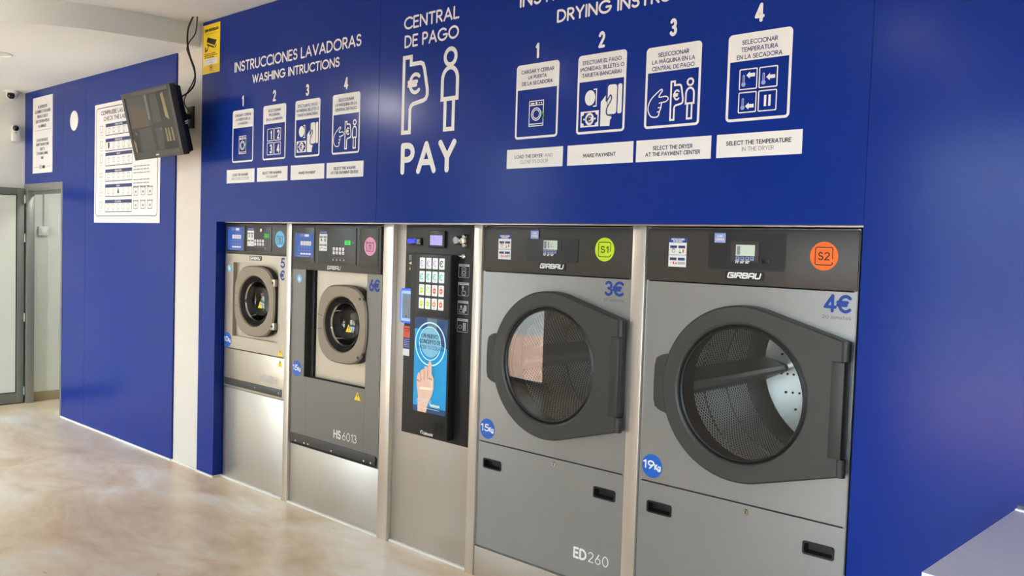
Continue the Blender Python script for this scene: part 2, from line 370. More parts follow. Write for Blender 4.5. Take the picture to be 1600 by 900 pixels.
# lower white ceiling over the left end, its edge is the curved plastered beam
edge = [(-5.575, .06), (-5.583, -.1), (-5.61, -.3), (-5.66, -.5), (-5.72, -.7), (-5.83, -.9), (-5.99, -1.08), (-6.3, -1.32), (-6.8, -1.55), (-8.0, -1.75), (XL-.05, -1.8)]
mb = MB('white_ceiling'); pl = edge+[(XL-.05, 1.9), (-5.575, 1.9)]
lo = [mb.v(x, y, ZL) for x, y in pl]; hi = [mb.v(x, y, ZC+.03) for x, y in pl]; mb.f(lo)
for i in range(len(pl)): mb.f([lo[i], hi[i], hi[(i+1) % len(pl)], lo[(i+1) % len(pl)]])
mb.f(hi[::-1]); bmesh.ops.recalc_face_normals(mb.bm, faces=mb.bm.faces); struct('ceiling_lower', mb)
struct('ceiling', MB('stucco').box(XL-.1, XR, YF-.1, 2.2, ZC, ZC+.1))
# blue panelled wall: left part with the doorway, header over the machines, pillar, right part
GAP = .0025
mb = MB('blue_wall')
mb.box(XL, -7.915, 0, .05, 2.052, ZL); mb.box(-7.915+GAP, -7.435, 0, .05, .008, ZL); mb.box(-7.435+GAP, -5.888, 0, .05, .008, ZL)
struct('wall_back_left', mb)
mb = MB('blue_wall')
mb.box(-5.514, -5.297, -.004, 1.3, .008, 1.711)
mb.box(-5.514, -3.637, -.004, 1.3, 1.711, ZC-.004); mb.box(-3.637+GAP, -1.074, -.004, 1.3, 1.711, ZC-.004)
struct('wall_back_header', mb)
struct('wall_back_right', MB('blue_wall').box(-1.0735, XR, -.002, 1.3, 0, ZC))
struct('wall_column', MB('white_wall').box(-5.889, -5.516, .012, 1.3, 0, ZC))
struct('wall_back', MB('white_wall').box(-5.6, XR, 1.3, 1.4, 0, ZC))
# left end wall runs on behind the doorway into the store room
struct('wall_left', MB('wall_paint').box(XL-.1, XL, YF-.1, .06, 0, ZC))
mb = MB('store_wall').box(XL-.1, XL, .06, .345, 0, ZL); mb.m('store_wall').box(XL, -5.9, 1.8, 1.9, 0, ZL); mb.box(-6.6, -6.5, .06, 1.8, 0, ZL); mb.m('matt_black').box(XL-.1, XL-.02, .345, 1.8, 0, ZL)  # black stretch stands for the dark void past the wall's end
struct('wall_store', mb)
struct('baseboard_store', MB('tan_tile').box(XL, XL+.012, .065, .335, 0, .088, .002))
struct('wall_right', MB('white_wall').box(XR, XR+.1, YF-.1, 1.4, 0, ZC))
mb = MB('white_wall'); xs = XL
for (a, b, c, d) in WINS:
    mb.box(xs, a, YF-.15, YF, 0, ZC); mb.box(a, b, YF-.15, YF, d, ZC)
    if c > 0: mb.box(a, b, YF-.15, YF, 0, c)
    xs = b
mb.box(xs, XR, YF-.15, YF, 0, ZC); struct('wall_front', mb)
for i, (a, b, c, d) in enumerate(WINS):
    mb = MB('alu_dark'); t = .05
    mb.box(a, a+t, YF-.11, YF-.04, c, d); mb.box(b-t, b, YF-.11, YF-.04, c, d); mb.box(a+t, b-t, YF-.11, YF-.04, d-t, d); mb.box(a+t, b-t, YF-.11, YF-.04, c, c+t)
    n = max(1, round((b-a)/1.4))
    for k in range(1, n): x = a+(b-a)*k/n; mb.box(x-t/2, x+t/2, YF-.11, YF-.04, c+t, d-t)
    mb.box(a+t, b-t, YF-.11, YF-.04, 2.05, 2.1)
    mb.m('shop_glass').box(a+t, b-t, YF-.078, YF-.072, c+t, d-t); struct('window_%d' % (i+1), mb)
# white sealant line along the foot of the wall and of the steel panels
mb = MB('sealant'); mb.box(-7.915, -5.888, -.008, .01, 0, .012); mb.box(-5.514, -5.297, -.012, .01, 0, .012); mb.box(-5.889, -5.514, -.002, .02, 0, .012)
mb.box(-5.296, -5.288, -.01, .06, 0, .012); mb.box(-5.29, -4.56, .048, .062, 0, .011); mb.box(-4.51, -3.625, .048, .062, 0, .011); mb.box(-3.54, -2.95, .058, .072, 0, .011)
struct('baseboard_back', mb)
# street outside
struct('ground', MB('pavers').box(-30, 25, -9.5, YF-.15, -.12, -.02).box(-30, XL-.1, YF-.15, 6, -.12, -.02))
struct('ground_road', MB('asphalt').box(-60, 50, -45, -9.5, -.14, -.06))
mb = MB('facade').box(-60, 50, -50, -45, -.1, 3.2)
for k in range(28):
    x = -58+k*3.8; mb.m('facade_glass').box(x, x+1.7, -45.03, -44.9, .2, 2.5); mb.box(x+2.2, x+3.2, -45.03, -44.9, 1.0, 2.4)
struct('wall_street', mb)
struct('trim_shading_awning', MB('facade').box(-4.0, 2.8, -7.6, YF-.16, 3.6, 3.7))  # unseen awning, placed and sized to keep sun out of the right-hand windows

# doorway: grey metal frame in the blue wall, glazed leaf folded open against the end wall
mb = MB('alu'); mb.box(XL+.005, XL+.085, -.006, .06, 0, 2.05, .003); mb.box(XL+.085, -7.935, -.004, .06, 1.985, 2.05, .003); mb.box(-7.945, -7.914, -.004, .06, 0, 2.05, .003)
mb.m('alu_dark').box(XL+.085, -7.945, .03, .06, 1.955, 1.986); struct('door_1_frame', mb)
t = thing('glazed_door', 'grey metal framed door with pale frosted panel, folded open against the left white wall', 'door', (XL+.03, -.015, .006))
x0, x1 = XL+.012, XL+.052; y0, y1 = -.93, -.018; w = .062
mb = MB('alu_dark').box(x0, x1, y1-w, y1, .008, 2.008, .003).box(x0, x1, y0, y0+w, .008, 2.008, .003).box(x0, x1, y0+w, y1-w, 2.008-w, 2.008, .003).box(x0, x1, y0+w, y1-w, .008, .105, .003)
obj('door_frame', mb, t)
obj('frosted_panel', MB('frosted').box(x0+.012, x1-.008, y0+w-.004, y1-w+.004, .1, 2.008-w+.004), t)
mb = MB('matt_black').box(x1-.009, x1-.003, y1-w-.007, y1-w, .105, 1.946).box(x1-.009, x1-.003, y0+w, y1-w, 1.94, 1.946).box(x1-.009, x1-.003, y0+w, y1-w, .105, .111); obj('gasket', mb, t)
mb = MB('alu').box(x1, x1+.05, y0+.02, y0+.05, 1.0, 1.02, .003).box(x1+.035, x1+.05, y0+.02, y0+.16, 1.0, 1.02, .004); obj('handle', mb, t)
for z in (1.91, 1.55, .81, .12):
    obj('hinge', MB('alu').lathe(0, 0, [(.011, -.04), (.011, .04)], 14, cap0=True, cap1=True), t)
    h = bpy.context.scene.collection.objects[-1]; h.rotation_euler = (PI/2, 0, 0); h.location = Vector((XL+.055, -.012, z)); h.data.transform(Matrix.Translation(ORG[t.name])); h.location -= ORG[t.name]
t = thing('store_door', 'dark door edge with brass hinges inside the narrow doorway', 'door', (XL+.03, .39, 0))
obj('door_leaf', MB('matt_black').box(XL+.002, XL+.045, .348, 1.15, .01, 2.0), t)
for z in (1.66, 1.32, .5): obj('hinge', MB('brass').box(XL+.046, XL+.054, .349, .385, z-.03, z+.03, .002), t)
t = thing('junction_box', 'white switch box on the pale wall inside the doorway', 'switch', (XL, .157, 1.575))
obj('box', MB('white_plastic').box(XL, XL+.035, .112, .203, 1.578, 1.662, .006), t)
obj('rocker', MB('vinyl_white').box(XL+.034, XL+.04, .13, .185, 1.595, 1.645, .003), t)
obj('conduit', MB('white_plastic').tube([(XL+.012, .17, 1.66), (XL+.012, .17, ZL)], .009), t)

ld = bpy.data.lights.new('added_store_light', 'POINT'); ld.energy = 24; ld.shadow_soft_size = .12; ld.color = (1, .98, .92)  # unseen lamp added to brighten the store room
o = bpy.data.objects.new('added_store_light', ld); COL.objects.link(o); o.location = (-7.6, .5, 2.5)
mb = MB('lamp_glow'); bmesh.ops.create_uvsphere(mb.bm, u_segments=20, v_segments=12, radius=.1); bmesh.ops.translate(mb.bm, verts=mb.bm.verts, vec=(-7.6, .5, 2.66))
solo('added_store_lamp', mb, 'round lamp added to light the store room, unseen behind the blue wall', 'ceiling light')
# ------------------------------------------------------------------ small things on the left
t = thing('dome_camera', 'small white dome security camera with black lens under the ceiling corner', 'camera', (XL+.05, -.13, ZL))
mb = MB('white_plastic'); mb.lathe(0, 0, [(.0, 0), (.062, 0), (.06, .018), (.045, .03)], 28)
o = obj('mount', mb, None); o.parent = t; o.rotation_euler = (-PI/2, 0, 0)
mb = MB('white_plastic'); bmesh.ops.create_uvsphere(mb.bm, u_segments=24, v_segments=16, radius=.048)
for f in mb.bm.faces: f.smooth = True
o = obj('ball', mb, None); o.parent = t; o.location = (0, 0, -.038)
mb = MB('black_gloss'); bmesh.ops.create_uvsphere(mb.bm, u_segments=20, v_segments=12, radius=.034)
for f in mb.bm.faces: f.smooth = True
o = obj('lens', mb, None); o.parent = t; o.location = (.022, -.012, -.046)
t = thing('motion_sensor', 'white upright sensor with black round eye on the left end wall', 'sensor', (XL, -.085, 2.43))
obj('body', MB('white_plastic').box(XL, XL+.045, -.122, -.05, 2.432, 2.585, .014), t)
mb = MB('black_gloss'); bmesh.ops.create_uvsphere(mb.bm, u_segments=20, v_segments=12, radius=.026); bmesh.ops.translate(mb.bm, verts=mb.bm.verts, vec=(XL+.043, -.092, 2.555))
for f in mb.bm.faces: f.smooth = True
obj('eye', mb, t)
mb = MB('black'); mb.box(XL+.044, XL+.048, -.099, -.087, 2.51, 2.517); obj('status_light', mb, t)
mb = MB('white_ceiling'); n = 40
for (ra, za), (rb, zb) in zip([(.1, ZL), (.098, ZL-.006), (.084, ZL-.007)], [(.098, ZL-.006), (.084, ZL-.007), (.08, ZL-.001)]):
    A = [mb.v(-7.06+ra*math.cos(2*PI*i/n), -.77+ra*math.sin(2*PI*i/n), za) for i in range(n)]; B = [mb.v(-7.06+rb*math.cos(2*PI*i/n), -.77+rb*math.sin(2*PI*i/n), zb) for i in range(n)]
    for i in range(n): mb.f([A[i], A[(i+1) % n], B[(i+1) % n], B[i]], True)
t = thing('recessed_downlight', 'round white recessed downlight in the lower ceiling at left edge', 'ceiling light', (-7.06, -.77, ZL))
obj('trim_ring', mb, t)
mb = MB('white_plastic'); mb.f([mb.v(-7.06+.081*math.cos(-2*PI*i/n), -.77+.081*math.sin(-2*PI*i/n), ZL-.0012) for i in range(n)]); obj('lens', mb, t)
solo('round_sticker', MB('vinyl_white').prism(circ(-7.674, 2.553, .083, 40), -.003, 0), 'plain white disc on the blue wall between rules sign and laundry poster', 'disc')

E_ = .0007                                       # step between printed layers
# rules sign
t = thing('rules_sign', 'tall white sign with two paragraphs about carpets above the doorway', 'sign', (-8.38, 0, 2.14))
obj('board', MB('vinyl_white').box(-8.612, -8.142, -.004, 0, 2.14, 2.822), t)
mb = MB('ink_dark'); y = -.0048
for i, s in enumerate(['NO INTRODUCIR', 'ALFOMBRAS O CUALQUIER', 'PRENDA O OBJETO', 'QUE CONTENGA PELOS', 'DE ANIMALES']): mb.text(s, 0, 2.722-i*.043, .022, .0042, y, center=-8.377, wide=.92)
for i, s in enumerate(['DO NOT INTRODUCE', 'CARPET OR ANY OTHER', 'OBJECTS', 'CONTAINING ANIMAL', 'HAIR']): mb.text(s, 0, 2.425-i*.04, .021, .004, y, center=-8.377, wide=.92)
obj('lettering', mb, t)
obj('divider_line', MB('ink_grey').rect(-8.57, -8.18, 2.522, 2.525, y), t)
for a, b in ((-8.57, -8.46), (-8.29, -8.18)): obj('rule_line', MB('ink_grey').rect(a, b, 2.193, 2.196, y), t)
mb = MB('ink_light').rect(-8.445, -8.39, 2.178, 2.212, y); mb.m('ink_dark').rect(-8.375, -8.31, 2.18, 2.206, y); obj('maker_mark', mb, t)

# laundry symbols poster
PX0, PX1, PZ0, PZ1 = -7.25, -6.107, 1.699, 2.642
def pu(u): return PX0+(PX1-PX0)*u
def pv(v): return PZ0+(PZ1-PZ0)*v
t = thing('laundry_symbols_poster', 'large white poster of laundry care symbols, partly behind the hanging monitor', 'poster', (-6.68, 0, PZ0))
obj('sheet', MB('vinyl_white').box(PX0, PX1, -.003, -.0005, PZ0, PZ1), t)
y = -.0038
obj('border_line', MB('navy').stroke(rr(pu(.03), pu(.965), pv(.055), pv(.965), .03), .006, y, closed=True), t)
mb = MB('ink_dark'); mb.text('COMPRUEBE LAS ETIQUETAS', -7.128, 2.554, .028, .0055, y, x1=-6.46); mb.text('CHECK THE LABELS', -7.076, 2.506, .028, .0055, y, x1=-6.60); obj('title', mb, t)
VT = [.826, .700, .585, .445, .320, .190]; VB = [.730, .600, .475, .346, .219, .09]
HD = ['NORMAL PROCESS', 'GENTLE PROCESS', 'DELICATE', 'NORMAL DRYING', 'BLEACH', 'DRY CLEANING']
for k in range(6):
    a, b = pu(.185), pu(.60); zt, zb = pv(VT[k]), pv(VB[k])
    mb = MB('navy').rect(a, b, zt-.026, zt, y); mb.stroke([(a, zt), (a, zb), (b, zb), (b, zt)], .004, y, cap=False); mb.rect(a, b, zb-.003, zb+.003, y)
    mb.m('vinyl_white').text(HD[k], 0, zt-.019, .011, .0025, y-E_, center=(a+b)/2)
    for j in range(5):
        cx = a+(b-a)*(.12+.19*j); cz = (zt-.026+zb)/2+.008
        mb.m('ink_grey')
        if k == 4:
            mb.m('ink_dark' if j == 2 else 'ink_grey'); tri = [(cx-.018, cz-.02), (cx+.018, cz-.02), (cx, cz+.026)]
            mb.face(tri, y) if j == 2 else mb.stroke(tri, .003, y, closed=True)
        elif k == 5: mb.stroke(circ(cx, cz, .022, 18), .003, y, closed=True)
        elif k == 3: mb.stroke([(cx-.02, cz-.014), (cx+.02, cz-.014), (cx+.016, cz+.014), (cx-.02, cz+.014)], .003, y, closed=True); mb.stroke([(cx-.012, cz+.022), (cx+.012, cz+.022)], .003, y)
        elif k == 1:
            mb.m('ink_dark' if j == 0 else 'ink_grey'); q = rr(cx-.014, cx+.014, cz-.022, cz+.022, .004, 2)
            mb.face(q, y) if j == 0 else mb.stroke(q, .003, y, closed=True)
        else: mb.stroke([(cx-.016, cz+.02), (cx-.013, cz-.02), (cx+.013, cz-.02), (cx+.016, cz+.02)], .003, y); mb.stroke([(cx-.018, cz+.012), (cx+.018, cz+.012)], .003, y)
        mb.m('ink_light'); mb.rect(cx-.013, cx+.013, zb+.009, zb+.012, y); mb.rect(cx-.01, cx+.01, zb+.015, zb+.017, y)
    obj('symbol_row', mb, t)
mb = MB('ink_dark')
for k in range(6):
    cx = pu(.115); cz = pv((VT[k]+VB[k])/2+.008); s = .026
    sh = [[(cx-s, cz+s), (cx-s*.85, cz-s), (cx+s*.85, cz-s), (cx+s, cz+s)], rr(cx-s*.8, cx+s*.8, cz-s, cz+s, .004, 2), rr(cx-s*.9, cx+s*.9, cz-s*1.2, cz+s*1.2, .003, 2),
          [(cx-s, cz-s*.7), (cx+s, cz-s*.7), (cx+s*.8, cz+s*.6), (cx-s*.9, cz+s*.3)], [(cx-s, cz-s), (cx+s, cz-s), (cx, cz+s*1.4)], circ(cx, cz, s*1.05, 20)][k]
    mb.m('ink_grey').stroke(sh, .004, y, closed=True); mb.m('ink_light').rect(cx-.03, cx+.03, pv(VB[k])+.004, pv(VB[k])+.008, y); mb.rect(cx-.045, cx+.045, pv(VB[k])-.014, pv(VB[k])-.012, y)
obj('symbol_column', mb, t)
mb = MB('ink_grey')
for (v, n) in ((.448, 3), (.340, 3)):
    for j in range(n):
        xx = pu(.622)
        for wl in ([.05, .07, .045, .06, .04] if j % 2 else [.06, .04, .07, .05, .055]): mb.rect(xx, xx+wl-.008, pv(v)-j*.025, pv(v)-j*.025+.007, y); xx += wl
obj('small_print', mb, t)
for v in (.252, .145):
    for u in (.66, .765, .865):
        cx, cz = pu(u), pv(v)-.0
        mb = MB('ink_dark'); mb.stroke([(cx-.04, cz+.036), (cx-.031, cz-.03), (cx+.031, cz-.03), (cx+.04, cz+.036)], .004, y)
        mb.stroke([(cx-.042+.012*q, cz+.026+(.008 if q % 2 else 0)) for q in range(8)], .0045, y); mb.m('ink_grey').rect(cx-.011, cx+.011, cz-.012, cz+.004, y)
        obj('tub_symbol', mb, t)

# ------------------------------------------------------------------ hanging monitor
def tvroot():
    t = thing('hanging_monitor', 'black wall monitor tilted down on a bracket, its dark screen split in four', 'monitor', (-5.731, -.25, 2.354))
    t.rotation_euler = (.232, -.014, .009); ORG[t.name] = Vector((0, 0, 0)); return t
t = tvroot(); W2, H2 = .3455, .228
mb = MB('panel_dark'); mb.box(-W2, -W2+.035, 0, .045, -H2, H2, .004); mb.box(W2-.035, W2, 0, .045, -H2, H2, .004); mb.box(-W2+.035, W2-.035, 0, .045, H2-.034, H2, .004); mb.box(-W2+.035, W2-.035, 0, .045, -H2, -H2+.05, .004)
obj('bezel', mb, t)
sx0, sx1, sz0, sz1 = -W2+.033, W2-.033, -H2+.048, H2-.032; mx_, mz_ = .015, -.012
mb = MB('feed_dim').box(-W2+.03, W2-.03, .006, .03, -H2+.045, H2-.03); y = .0052
mb.m('feed_grey').face([(sx0, mz_), (mx_-.01, mz_), (mx_-.01, sz1), (sx0+.03, sz1)], y).m('feed_warm').face([(sx0+.02, mz_), (mx_-.05, mz_), (mx_-.07, sz1-.09), (sx0+.06, sz1-.07)], y-.0004).m('feed_light').rect(mx_-.045, mx_-.02, mz_+.04, sz1, y-.0004)
mb.m('feed_grey').face([(mx_+.01, mz_+.02), (mx_+.12, mz_+.01), (mx_+.14, sz1), (mx_+.03, sz1)], y).m('feed_tan').face([(mx_+.19, mz_+.04), (mx_+.235, mz_+.02), (mx_+.215, sz1-.01), (mx_+.18, sz1-.02)], y-.0004).m('feed_dark').face([(mx_+.13, mz_+.02), (mx_+.18, mz_+.04), (mx_+.17, sz1), (mx_+.12, sz1)], y-.0004)
mb.m('feed_dark').face([(sx0, sz0), (sx0+.07, sz0), (sx0+.09, mz_-.02), (sx0, mz_-.02)], y).m('feed_tan').face([(sx0, sz0+.01), (sx0+.03, sz0), (sx0+.03, sz0+.07), (sx0, sz0+.10)], y-.0004).m('feed_grey').face([(sx0+.1, sz0), (mx_-.02, sz0), (mx_-.04, mz_-.01), (sx0+.12, mz_-.01)], y)
mb.m('feed_grey').face([(mx_+.01, sz0), (mx_+.09, sz0), (mx_+.12, mz_-.02), (mx_+.02, mz_-.02)], y).m('feed_dark').face([(mx_+.09, sz0), (mx_+.28, sz0), (mx_+.26, sz0+.05), (mx_+.11, sz0+.06)], y-.0004)
for q in (.15, .185, .23): mb.m('feed_tan').face([(mx_+q, sz0+.05), (mx_+q+.025, sz0+.05), (mx_+q+.02, mz_-.03), (mx_+q+.003, mz_-.03)], y-.0008)
mb.m('feed_light').rect(sx0+.05, sx0+.058, mz_-.045, mz_-.025, y-.0008).rect(sx0+.066, sx0+.074, mz_-.05, mz_-.03, y-.0008).rect(mx_+.09, mx_+.1, mz_-.04, mz_-.025, y-.0008)
obj('screen', mb, t, 'dark screen showing four camera views')
obj('screen_glass', MB('screen_film').rect(-W2+.031, W2-.031, -H2+.046, H2-.031, .0035), t)
mb = MB('black'); pr = [(-W2+.01, .045, -H2+.01), (W2-.01, .045, -H2+.01), (W2-.01, .045, H2-.01), (-W2+.01, .045, H2-.01)]
p2 = [(-W2+.02, .085, -H2+.02), (W2-.02, .085, -H2+.02), (W2-.02, .085, H2-.02), (-W2+.02, .085, H2-.02)]
p3 = [(-W2+.12, .105, -H2+.09), (W2-.12, .105, -H2+.09), (W2-.12, .105, H2-.09), (-W2+.12, .105, H2-.09)]
mb.loops([pr, p2, p3], smooth=False); mb.f([mb.v(*p) for p in p3][::-1]); bmesh.ops.recalc_face_normals(mb.bm, faces=mb.bm.faces); obj('back_shell', mb, t)
obj('badge', MB('chrome').box(-.022, .022, -.001, .002, -H2+.018, -H2+.026), t)
mb = MB('chrome').box(W2-.001, W2+.0015, .055, .075, -.035, -.029).box(W2-.001, W2+.0015, .055, .075, -.022, -.016); obj('port_label', mb, t)
t = thing('monitor_bracket', 'black swivel wall bracket holding the monitor on the white column', 'bracket', (-5.683, .012, 2.35))
obj('wall_plate', MB('black').box(-5.725, -5.64, .0, .012, 2.35, 2.5, .003), t)
mb = MB('black').tube([(-5.683, .002, 2.43), (-5.683, -.05, 2.43)], .02, 12); mb.box(-5.71, -5.655, -.075, -.04, 2.405, 2.455, .004); mb.tube([(-5.69, -.06, 2.43), (-5.71, -.122, 2.40)], .016, 10); obj('arm', mb, t)
obj('tilt_plate', MB('black').box(-5.765, -5.685, -.144, -.12, 2.368, 2.425, .004), t)
def spl(pts, k=6):                               # smooth curve through points
    P = [Vector(p) for p in pts]; out = []
    for i in range(len(P)-1):
        a, b, c, d = P[max(i-1, 0)], P[i], P[i+1], P[min(i+2, len(P)-1)]
        for j in range(k):
            q = j/k; out.append(.5*((2*b)+(c-a)*q+(2*a-5*b+4*c-d)*q*q+(3*b-a-3*c+d)*q**3))
    return out+[P[-1]]
mb = MB('black').tube(spl([(-5.43, -.12, ZC-.002), (-5.492, -.12, 2.976), (-5.498, -.12, 2.88), (-5.461, -.12, 2.792), (-5.399, -.12, 2.70), (-5.396, -.12, 2.61), (-5.463, -.122, 2.562), (-5.56, -.13, 2.53), (-5.62, -.13, 2.48)]), .0058)
solo('power_cable', mb, 'thick black cable hanging from the ceiling down behind the monitor', 'cable')
mb = MB('black').tube(spl([(-5.395, -.108, ZC-.002), (-5.42, -.105, 2.944), (-5.50, -.105, 2.895), (-5.535, -.105, 2.855), (-5.49, -.105, 2.784), (-5.425, -.106, 2.685), (-5.44, -.106, 2.63), (-5.554, -.10, 2.545), (-5.64, -.065, 2.515), (-5.625, -.055, 2.478), (-5.58, -.045, 2.43), (-5.59, -.045, 2.36), (-5.645, -.05, 2.33), (-5.70, -.06, 2.34)]), .004)
solo('video_cable', mb, 'thin black cable twisting round the thicker one and looping at the bracket', 'cable')

# ------------------------------------------------------------------ yellow warning sign
YH = -.004                                       # face of the header panel
t = thing('video_surveillance_sign', 'yellow video surveillance sign at the left end of the blue header', 'sign', (-5.395, YH, 2.695))
obj('sheet', MB('yellow').box(-5.506, -5.287, YH-.002, YH, 2.695, 3.018), t)
y = YH-.0028; mb = MB('ink_black')
mb.text('ZONA VIDEOVIGILADA', -5.485, 2.972, .016, .004, y, x1=-5.305); mb.rect(-5.47, -5.32, 2.955, 2.9565, y); obj('title', mb, t); mb = MB('ink_black')
for j, (a, b) in enumerate(((-5.485, -5.345), (-5.485, -5.31), (-5.485, -5.36))):
    xx = a
    while xx < b: wl = random.uniform(.012, .03); mb.rect(xx, min(xx+wl, b), 2.822-j*.012, 2.827-j*.012, y); xx += wl+.005
obj('small_print', mb, t); mb = MB('ink_black'); mb.stroke(circ(-5.395, 2.732, .019, 20), .0025, y, closed=True); mb.rect(-5.402, -5.388, 2.725, 2.738, y)
obj('emblem', mb, t)
mb = MB('ink_black'); mb.face([(-5.445, 2.935), (-5.325, 2.905), (-5.352, 2.872), (-5.458, 2.905)], y); mb.face([(-5.455, 2.895), (-5.36, 2.866), (-5.36, 2.855), (-5.455, 2.884)], y); mb.face([(-5.348, 2.866), (-5.33, 2.884), (-5.335, 2.862), (-5.35, 2.848)], y)
mb.stroke([(-5.43, 2.886), (-5.443, 2.858)], .008, y); mb.rect(-5.478, -5.466, 2.838, 2.872, y); mb.face([(-5.466, 2.85), (-5.447, 2.858), (-5.44, 2.85), (-5.452, 2.842), (-5.466, 2.842)], y); obj('camera_pictogram', mb, t)
obj('notice_label', MB('vinyl_white').rect(-5.485, -5.315, 2.752, 2.792, y).m('ink_light').rect(-5.475, -5.33, 2.78, 2.783, y-E_).rect(-5.43, -5.37, 2.763, 2.767, y-E_), t)
obj('lower_band', MB('yellow_dim').rect(-5.5, -5.293, 2.701, 2.748, YH-.0024), t)

# ------------------------------------------------------------------ vinyl graphics on the header
y1, y2 = YH-.0008, YH-.0016
def vinyl(name, label, cat, fn, group=None): mb = MB('vinyl_white'); fn(mb); return solo(name, mb, label, cat, group)
def heading(name, label, *lines, **kw):           # each word is a cut-out vinyl piece of its own
    t = thing(name, label, 'lettering', ((lines[0][1]+lines[0][2])/2, YH, lines[-1][3]))
    for (txt, xa, xb, z, h, w) in lines:
        for k in range(len(txt.split())): obj('word', MB('vinyl_white').text(txt, xa, z, h, w, y1, x1=xb, word=k, **kw), t)
heading('washing_heading', 'white lettering INSTRUCCIONES LAVADORAS with WASHING INTRUCTIONS under it', ('INSTRUCCIONES LAVADORAS', -5.095, -3.80, 2.668, .056, .0105), ('WASHING INTRUCTIONS', -4.88, -3.99, 2.578, .046, .0095))
heading('drying_heading', 'white lettering ending in DRYING INSTRUCTIONS, cut by the top of the picture', ('INSTRUCCIONES SECADORAS', -2.645, -1.345, 2.684, .056, .0105), ('DRYING INSTRUCTIONS', -2.425, -1.565, 2.584, .047, .0095))
heading('payment_heading', 'white lettering reading CENTRAL DE PAGO', ('CENTRAL', -3.44, -3.045, 2.699, .054, .0105), ('DE PAGO', -3.433, -3.045, 2.606, .054, .0105))
vinyl('pay_lettering', 'large rounded white lettering reading PAY', 'lettering', lambda m: m.text('PAY', -3.43, 1.972, .132, .030, y1, x1=-3.05, gap=.3))
def kiosk(m, x0, x1, z0, z1, w, y):
    X = lambda u: x0+(x1-x0)*u; Z = lambda v: z0+(z1-z0)*v
    p = [(0, 0), (0, 1), (.3, 1), (.3, .9), (.7, .9), (.8, .88), (.86, .82), (1, .54), (1, .47), (.95, .42), (.85, .40), (.42, .37), (.33, .34), (.3, .3), (.3, 0)]
    m.stroke([(X(a), Z(b)) for a, b in p], w, y, closed=True)
    h = (z1-z0)*.24; m.text('€', X(.24), Z(.52), h, w*.9, y, x1=X(.68))
def human(m, x0, x1, z0, z1, w, y):
    X = lambda u: x0+(x1-x0)*u; Z = lambda v: z0+(z1-z0)*v; r = (x1-x0)*.36
    m.stroke(circ(X(.5), z1-r, r, 24), w, y, closed=True)
    m.stroke([(0+X(0), Z(.38)), (X(0), Z(.62))]+[(X(a), Z(b)) for a, b in A_(.5, .62, .5, .15, 180, 0, 12)]+[(X(1), Z(.38))], w, y, closed=True)
    m.stroke([(X(.22), Z(.38)), (X(.22), Z(0)), (X(.78), Z(0)), (X(.78), Z(.38))], w, y)
def pic(m): kiosk(m, -3.437, -3.255, 2.172, 2.552, .021, y1); human(m, -3.146, -3.040, 2.168, 2.556, .021, y1)
vinyl('payment_pictogram', 'white pictogram of a person beside a euro payment machine', 'pictogram', pic)
def icon_machine(m, cx, cz, s):
    w, h = .041*s, .055*s
    m.m('vinyl_white').stroke([(cx-w, cz-h), (cx+w, cz-h), (cx+w, cz+h), (cx-w, cz+h)], .004, y2, closed=True)
    m.stroke([(cx-w, cz+h*.66), (cx+w, cz+h*.66)], .004, y2, cap=False); m.rect(cx-w*.8, cx-w*.3, cz+h*.74, cz+h*.86, y2); m.disc(cx, cz+h*.82, .006, y2, 12); m.rect(cx+w*.3, cx+w*.5, cz+h*.78, cz+h*.86, y2); m.rect(cx+w*.6, cx+w*.8, cz+h*.78, cz+h*.86, y2)
    m.stroke(circ(cx, cz-h*.06, .027*s, 24), .0045, y2, closed=True); m.stroke(circ(cx, cz-h*.06, .019*s, 24), .004, y2, closed=True); m.stroke([(cx-w, cz-h*.84), (cx+w, cz-h*.84)], .004, y2, cap=False)
    m.m('green_ink').stroke([(cx+w*.85, cz+.002), (cx+w*1.08, cz-h*.2), (cx+w*.98, cz-h*.45)], .008, y2-E_)
def icon_pay(m, cx, cz):
    m.m('vinyl_white').disc(cx-.055, cz+.04, .027, y2, 24, .032); m.stroke([(cx-.036, cz+.074), (cx-.022, cz+.074), (cx-.022, cz+.004), (cx-.036, cz+.004)], .005, y2)
    m.stroke([(cx-.099, cz-.078), (cx-.010, cz-.078), (cx-.010, cz-.018), (cx-.099, cz-.018)], .006, y2, closed=True)
    for sx, sz in ((-.099, -.078), (-.010, -.078), (-.010, -.018), (-.099, -.018)): m.disc(cx+sx+(.006 if sx < -.05 else -.006), cz+sz+(.006 if sz < -.05 else -.006), .009, y2, 10)
    m.disc(cx-.0545, cz-.048, .023, y2, 20, .026); m.disc(cx-.083, cz-.048, .0045, y2, 8); m.disc(cx-.026, cz-.048, .0045, y2, 8)
    m.m('vinyl_blue').text('€', cx-.066, cz-.061, .026, .006, y2-E_, x1=cx-.044)
    m.m('vinyl_white').face([(cx+.002, cz-.082), (cx+.002, cz+.018), (cx+.028, cz+.045), (cx+.032, cz+.02), (cx+.036, cz-.03), (cx+.056, cz-.045), (cx+.06, cz-.05), (cx+.052, cz-.06), (cx+.05, cz-.084)], y2)
    m.face(rr(cx+.036, cx+.082, cz-.036, cz+.085, .012), y2); m.face(rr(cx+.087, cx+.108, cz-.036, cz+.085, .008), y2)
    m.m('vinyl_blue').stroke(spl2([(cx+.034, cz+.09), (cx+.030, cz+.02), (cx+.05, cz+.042), (cx+.056, cz+.025), (cx+.034, cz-.012), (cx+.036, cz-.036), (cx+.06, cz-.042)]), .006, y2-E_)
def spl2(p): return [(q.x, q.y) for q in spl([(a, b, 0) for a, b in p], 5)]
